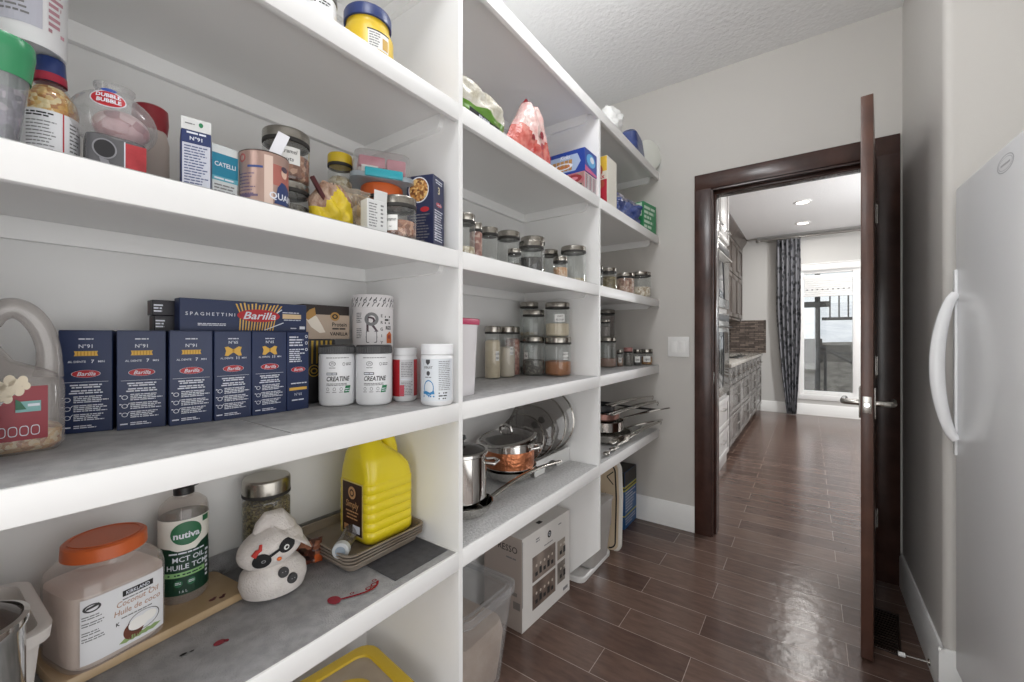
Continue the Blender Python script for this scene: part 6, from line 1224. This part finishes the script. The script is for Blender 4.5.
pan('dull copper coloured pan on the nested pans in the far bay', -0.955, 2.205, ze+0.1115, 0.100, 0.042, DCO, (63, 0.32, 0.030), STEEL)
pan('dark pan with a curved black handle on top of the heap', -0.965, 2.200, ze+0.1560, 0.085, 0.040, DGREY, (58, 0.33, -0.060), BLACK)
def tongs(label, p0, p1, w):
    t = thing('tongs', label, 'tongs', p0); v = Vector(p1)-Vector(p0); n = Vector((v.y, -v.x, 0)).normalized()
    for s in (-1, 1):
        b = B(); b.tube([v*0.0+n*s*w*0.9, v*0.3+n*s*w*0.75+Vector((0, 0, 0.006)), v*0.7+n*s*w*0.5+Vector((0, 0, 0.008)), v*1.0+n*s*w*0.12], [0.012, 0.008, 0.008, 0.006], STEEL, 8, flat=0.5); b.build('arm', t)
    b = B(); q = v*1.02; b.tube([q+Vector((0, 0.016*math.sin(a)*0.8, 0.012*math.cos(a)-0.008)) for a in [2*PI*k/14 for k in range(14)]], 0.0018, STEEL, 6, closed=True); b.build('ring', t); return t
tongs('steel tongs pointing up over the heap in the far bay', (-0.900, 2.170, ze+0.196), (-0.760, 2.500, ze+0.222), 0.020)
tongs('steel tongs hanging out lowest from the heap in the far bay', (-0.830, 2.080, ze+0.012), (-0.735, 2.580, ze+0.060), 0.018)
tongs('steel tongs lying across the copper coloured pan', (-0.870, 2.120, ze+0.158), (-0.748, 2.560, ze+0.178), 0.016)
for k, (p0, p1, lb) in enumerate((((-0.800, 1.990, 0.012), (-0.778, 2.180, 0.026), 'small steel measuring spoon lying at the front of the heap'), ((-0.795, 1.900, 0.010), (-0.780, 2.020, 0.018), 'smallest steel measuring spoon nearest the second divider'))):
    t = thing('measuring_spoon', lb, 'spoon', (p0[0], p0[1], ze)); v = Vector(p1)-Vector(p0)
    b = B(); b.ell((0, 0, 0.0115), 0.017, 0.022, 0.011, STEEL, 18, 10); b.build('bowl', t)
    b = B(); b.tube([(0, 0.018, 0.014), v*0.5+Vector((0, 0, 0.016)), v+Vector((0, 0, 0.010))], [0.003, 0.004, 0.005], STEEL, 8, flat=0.5); b.build('handle', t)

# ---------------------------------------------------------------- floor under the middle and far bays
t = thing('storage_bin', 'large clear plastic bin half full of beige bags on the floor by the first divider', 'bin', (-0.990, 1.045, 0.0005), 90); w, dd, h = 0.285, 0.345, 0.322
CB = CLEAR('bin_clear_plastic', 'DADCDE', 0.17, 0.12, 0.5)
b = B(); b.loft([ring(w-0.085, dd-0.085, 0.03, 0.0), ring(w-0.075, dd-0.075, 0.035, 0.004), ring(w-0.016, dd-0.016, 0.04, h-0.045), ring(w-0.014, dd-0.014, 0.04, h-0.002)], CB, True, False); b.build('bin_body', t)
b = B(); b.loft([ring(w-0.008, dd-0.008, 0.042, h-0.024), ring(w+0.006, dd+0.006, 0.045, h-0.022), ring(w+0.006, dd+0.006, 0.045, h+0.002), ring(w-0.006, dd-0.006, 0.042, h+0.006), ring(w-0.040, dd-0.040, 0.036, h+0.005), ring(w-0.046, dd-0.046, 0.034, h-0.010)], CB, False, True); b.build('lid', t)
b = B(); b.box(-0.10, -0.03, -dd/2-0.004, -dd/2+0.002, h-0.014, h+0.004, DGREY, 0.003) if False else b.box(0.02, 0.120, 0.06, 0.150, h+0.0055, h+0.013, M('slate_clip', '55545A', 0.4), 0.004); b.build('clip', t)
b = B(); b.loft([ring(w-0.095, dd-0.095, 0.03, 0.005), ring(w-0.080, dd-0.080, 0.035, 0.06), ring(w-0.056, dd-0.056, 0.04, 0.165), ring(w-0.065, dd-0.08, 0.04, 0.200), ring(w-0.16, dd-0.2, 0.03, 0.215)], M('beige_bag_contents', 'C9B7A6', 0.6, vary=(9, 'B5A08F'), bump=(12, 0.8))); b.build('contents', t)
# coffee machine carton
t = B(); w, dd, h = 0.368, 0.20, 0.371; CT = M('carton_off_white', 'D9D6D2', 0.5); t.box(-w/2, w/2, -dd/2, dd/2, 0, h, CT, 0.0015, 1); G = F(-dd/2); GL = FL(-w/2)
t.grect(GL, -dd/2+0.001, dd/2-0.001, 0.001, h-0.001, M('carton_taupe', 'B3A79F', 0.5), 1); t.gtxt(GL, 'ESPRESSO', 0.0, 0.318, 0.036, INK, 2, 0, 0.005); t.glines(GL, 0.02, 0.07, 0.285, 1, 1, 0.006, GINK, 2, 0.1); t.grect(GL, 0.055, 0.090, 0.085, 0.115, M('carton_grey', '7F7A76', 0.5), 2); t.grect(GL, 0.05, 0.075, 0.135, 0.150, M('carton_grey', '7F7A76', 0.5), 2)
PH = [M('photo_taupe', '93867C', 0.5, vary=(14, '6E625A')), M('photo_sand', 'A3988C', 0.5, vary=(16, '7F756B')), M('photo_brown', '7F6F64', 0.5, vary=(18, '5A4C44')), M('photo_grey', '8F877E', 0.5, vary=(16, '6A625B'))]
for k, (x0, x1, z0, z1) in enumerate(((-0.115, 0.060, 0.168, 0.270), (0.076, 0.142, 0.178, 0.262), (-0.115, 0.060, 0.055, 0.156), (0.076, 0.142, 0.072, 0.164))):
    t.grect(G, x0, x1, z0, z1, PH[k], 1)
    for q in range(5 if x1-x0 > 0.1 else 2):
        xx = x0+0.02+q*0.030; t.grect(G, xx, xx+0.018, z0+0.018, z0+0.034+0.012*(q % 2), INK, 2); t.gell(G, xx+0.009, z0+0.060, 0.006, 0.006, M('photo_light', 'CFC6BA', 0.5), 2, 10)
t.gell(G, 0.012, 0.322, 0.014, 0.015, INK, 1, 22); t.gell(G, 0.012, 0.322, 0.007, 0.008, WPR, 2, 14, 0.6); t.glines(G, -0.028, 0.040, 0.288, 1, 1, 0.004, GINK, 1, 0.1); t.glines(G, -0.090, -0.060, 0.338, 2, 0.010, 0.005, GINK, 1, 0.2); t.glines(G, 0.085, 0.11, 0.338, 1, 1, 0.005, GINK, 1, 0.2); t.grect(G, 0.125, 0.165, 0.022, 0.036, GINK, 1)
t.grect(G, -w/2+0.001, -w/2+0.004, 0.10, h-0.01, M('carton_edge_dark', '4A423E', 0.6), 1)
g = lambda x, y, k: Vector((x, y, h+0.0004*k)); t.grect(g, -0.03, 0.0, -0.075, -0.055, INK, 1)
tag(put(t.build('appliance_carton'), (-1.008, 1.541, 0.0005), 87.5), 'white appliance carton with four photographs on its front, on the floor', 'carton')
# lid on the floor below the second divider
t = thing('bin_lid', 'white plastic bin lid lying on the floor under the second divider', 'lid', (-0.965, 1.960, 0.0005), 90)
b = B(); b.loft([ring(0.345, 0.195, 0.03, 0.0), ring(0.350, 0.200, 0.032, 0.003), ring(0.350, 0.200, 0.032, 0.022), ring(0.340, 0.190, 0.03, 0.027), ring(0.310, 0.160, 0.025, 0.024), ring(0.300, 0.150, 0.022, 0.018)], M('lid_white', 'D6D5D3', 0.35)); b.build('lid_shell', t)
t = thing('storage_bin', 'small clear bin standing on the white lid past the second divider', 'bin', (-0.930, 1.985, 0.0278), 90); w, dd, h = 0.24, 0.185, 0.300
b = B(); b.loft([ring(w-0.05, dd-0.05, 0.02, 0), ring(w-0.02, dd-0.02, 0.025, h*0.5), ring(w-0.012, dd-0.012, 0.025, h*0.52), ring(w-0.004, dd-0.004, 0.03, h)], FROST, True, False); b.build('bin_body', t)
b = B(); b.loft([ring(w+0.004, dd+0.004, 0.03, h-0.012), ring(w+0.008, dd+0.008, 0.032, h+0.002), ring(w-0.01, dd-0.01, 0.03, h+0.006)], FROST); b.build('lid', t)
b = B(); b.loft([ring(w-0.06, dd-0.06, 0.02, 0.003), ring(w-0.035, dd-0.035, 0.025, h*0.4), ring(w-0.05, dd-0.05, 0.025, h*0.62)], M('pale_contents', 'CBC6C0', 0.6, vary=(12, 'B6B0AA'))); b.build('contents', t)
# beige printed carton with black trim, and the blue carton behind
t = thing('printed_bag', 'beige bag with black line drawings and a black trimmed edge, standing on the floor', 'bag', (-0.930, 2.190, 0.0005), 12); w, h = 0.16, 0.490
BE = M('beige_canvas', 'CDBBA0', 0.7); b = B(); pl = [(-w/2, 0.0), (w/2-0.035, 0.0)]+[(w/2-0.035+0.035*math.sin(a), 0.035-0.035*math.cos(a)) for a in [PI/2*k/6 for k in range(1, 7)]]+[(w/2+0.006, 0.30), (w/2, h-0.05)]+[(w/2-0.05+0.05*math.cos(a), h-0.05+0.05*math.sin(a)) for a in [PI/2*k/6 for k in range(1, 7)]]+[(-w/2, h)]
b.prism(pl, lambda a, z, d: Vector((a, d-0.028, z)), 0.056, BE); b.build('bag_body', t)
b = B(); inner = pl[1:-1]; b.tube([(x-0.014, -0.030, z+(0.012 if z < 0.2 else -0.014)) for x, z in inner], 0.004, INK, 6); b.build('trim', t)
b = B(); b.tube([(x+0.004, -0.012, z) for x, z in pl[2:-2]], 0.016, M('white_piping', 'E2DFD8', 0.5), 8); b.build('white_edge', t)
b = B(); G = F(-0.0282)
def stroke(p, q, wd=0.0028):
    v = (Vector(q)-Vector(p)).normalized()*wd; b.gpoly(G, [(p[0]-v.y, p[1]+v.x), (q[0]-v.y, q[1]+v.x), (q[0]+v.y, q[1]-v.x), (p[0]+v.y, p[1]-v.x)], INK, 1)
for p, q in (((-0.06, 0.42), (-0.02, 0.45)), ((-0.02, 0.45), (0.005, 0.42)), ((-0.06, 0.40), (-0.03, 0.375)), ((0.02, 0.40), (0.055, 0.43)), ((0.02, 0.40), (0.055, 0.36)), ((-0.045, 0.30), (-0.02, 0.27)), ((-0.02, 0.31), (0.012, 0.25)), ((0.0, 0.30), (0.0, 0.22)), ((0.012, 0.31), (0.012, 0.23)), ((-0.02, 0.265), (0.03, 0.275)), ((-0.03, 0.22), (0.03, 0.17)), ((-0.055, 0.16), (-0.02, 0.19)), ((-0.03, 0.12), (0.02, 0.10))): stroke(p, q)
b.build('drawings', t)
t = B(); t.box(-0.105, 0.105, -0.085, 0.085, 0, 0.345, M('carton_cobalt', '1F5E9C', 0.4), 0.002, 1); G = F(-0.085); GL = FL(-0.105); g = lambda x, y, k: Vector((x, y, 0.345+0.0004*k)); BKC = M('carton_black', '2A2826', 0.45); YL = M('carton_lime', 'C9C53A', 0.45)
for GG, a in ((G, 0.104), (GL, 0.084)):
    t.grect(GG, -a, a, 0.262, 0.344, BKC, 1); t.grect(GG, -a, a, 0.248, 0.258, YL, 1); t.grect(GG, -a, a, 0.228, 0.238, YL, 1); t.grect(GG, -a, a, 0.238, 0.248, BKC, 1); t.grect(GG, -a, a, 0.075, 0.083, YL, 1)
    t.glines(GG, -a+0.015, a-0.015, 0.215, 7, 0.018, 0.007, WPR, 1, 0.4); t.glines(GG, -a+0.015, a-0.015, 0.060, 3, 0.016, 0.006, WPR, 1, 0.4)
t.grect(g, -0.104, 0.104, -0.084, 0.084, BKC, 1); t.box(-0.04, 0.04, -0.005, 0.005, 0.345, 0.372, BKC, 0.003)
tag(put(t.build('blue_carton'), (-0.990, 2.545, 0.0005), 90), 'tall blue carton with a black top and lime stripes in the floor corner', 'carton')
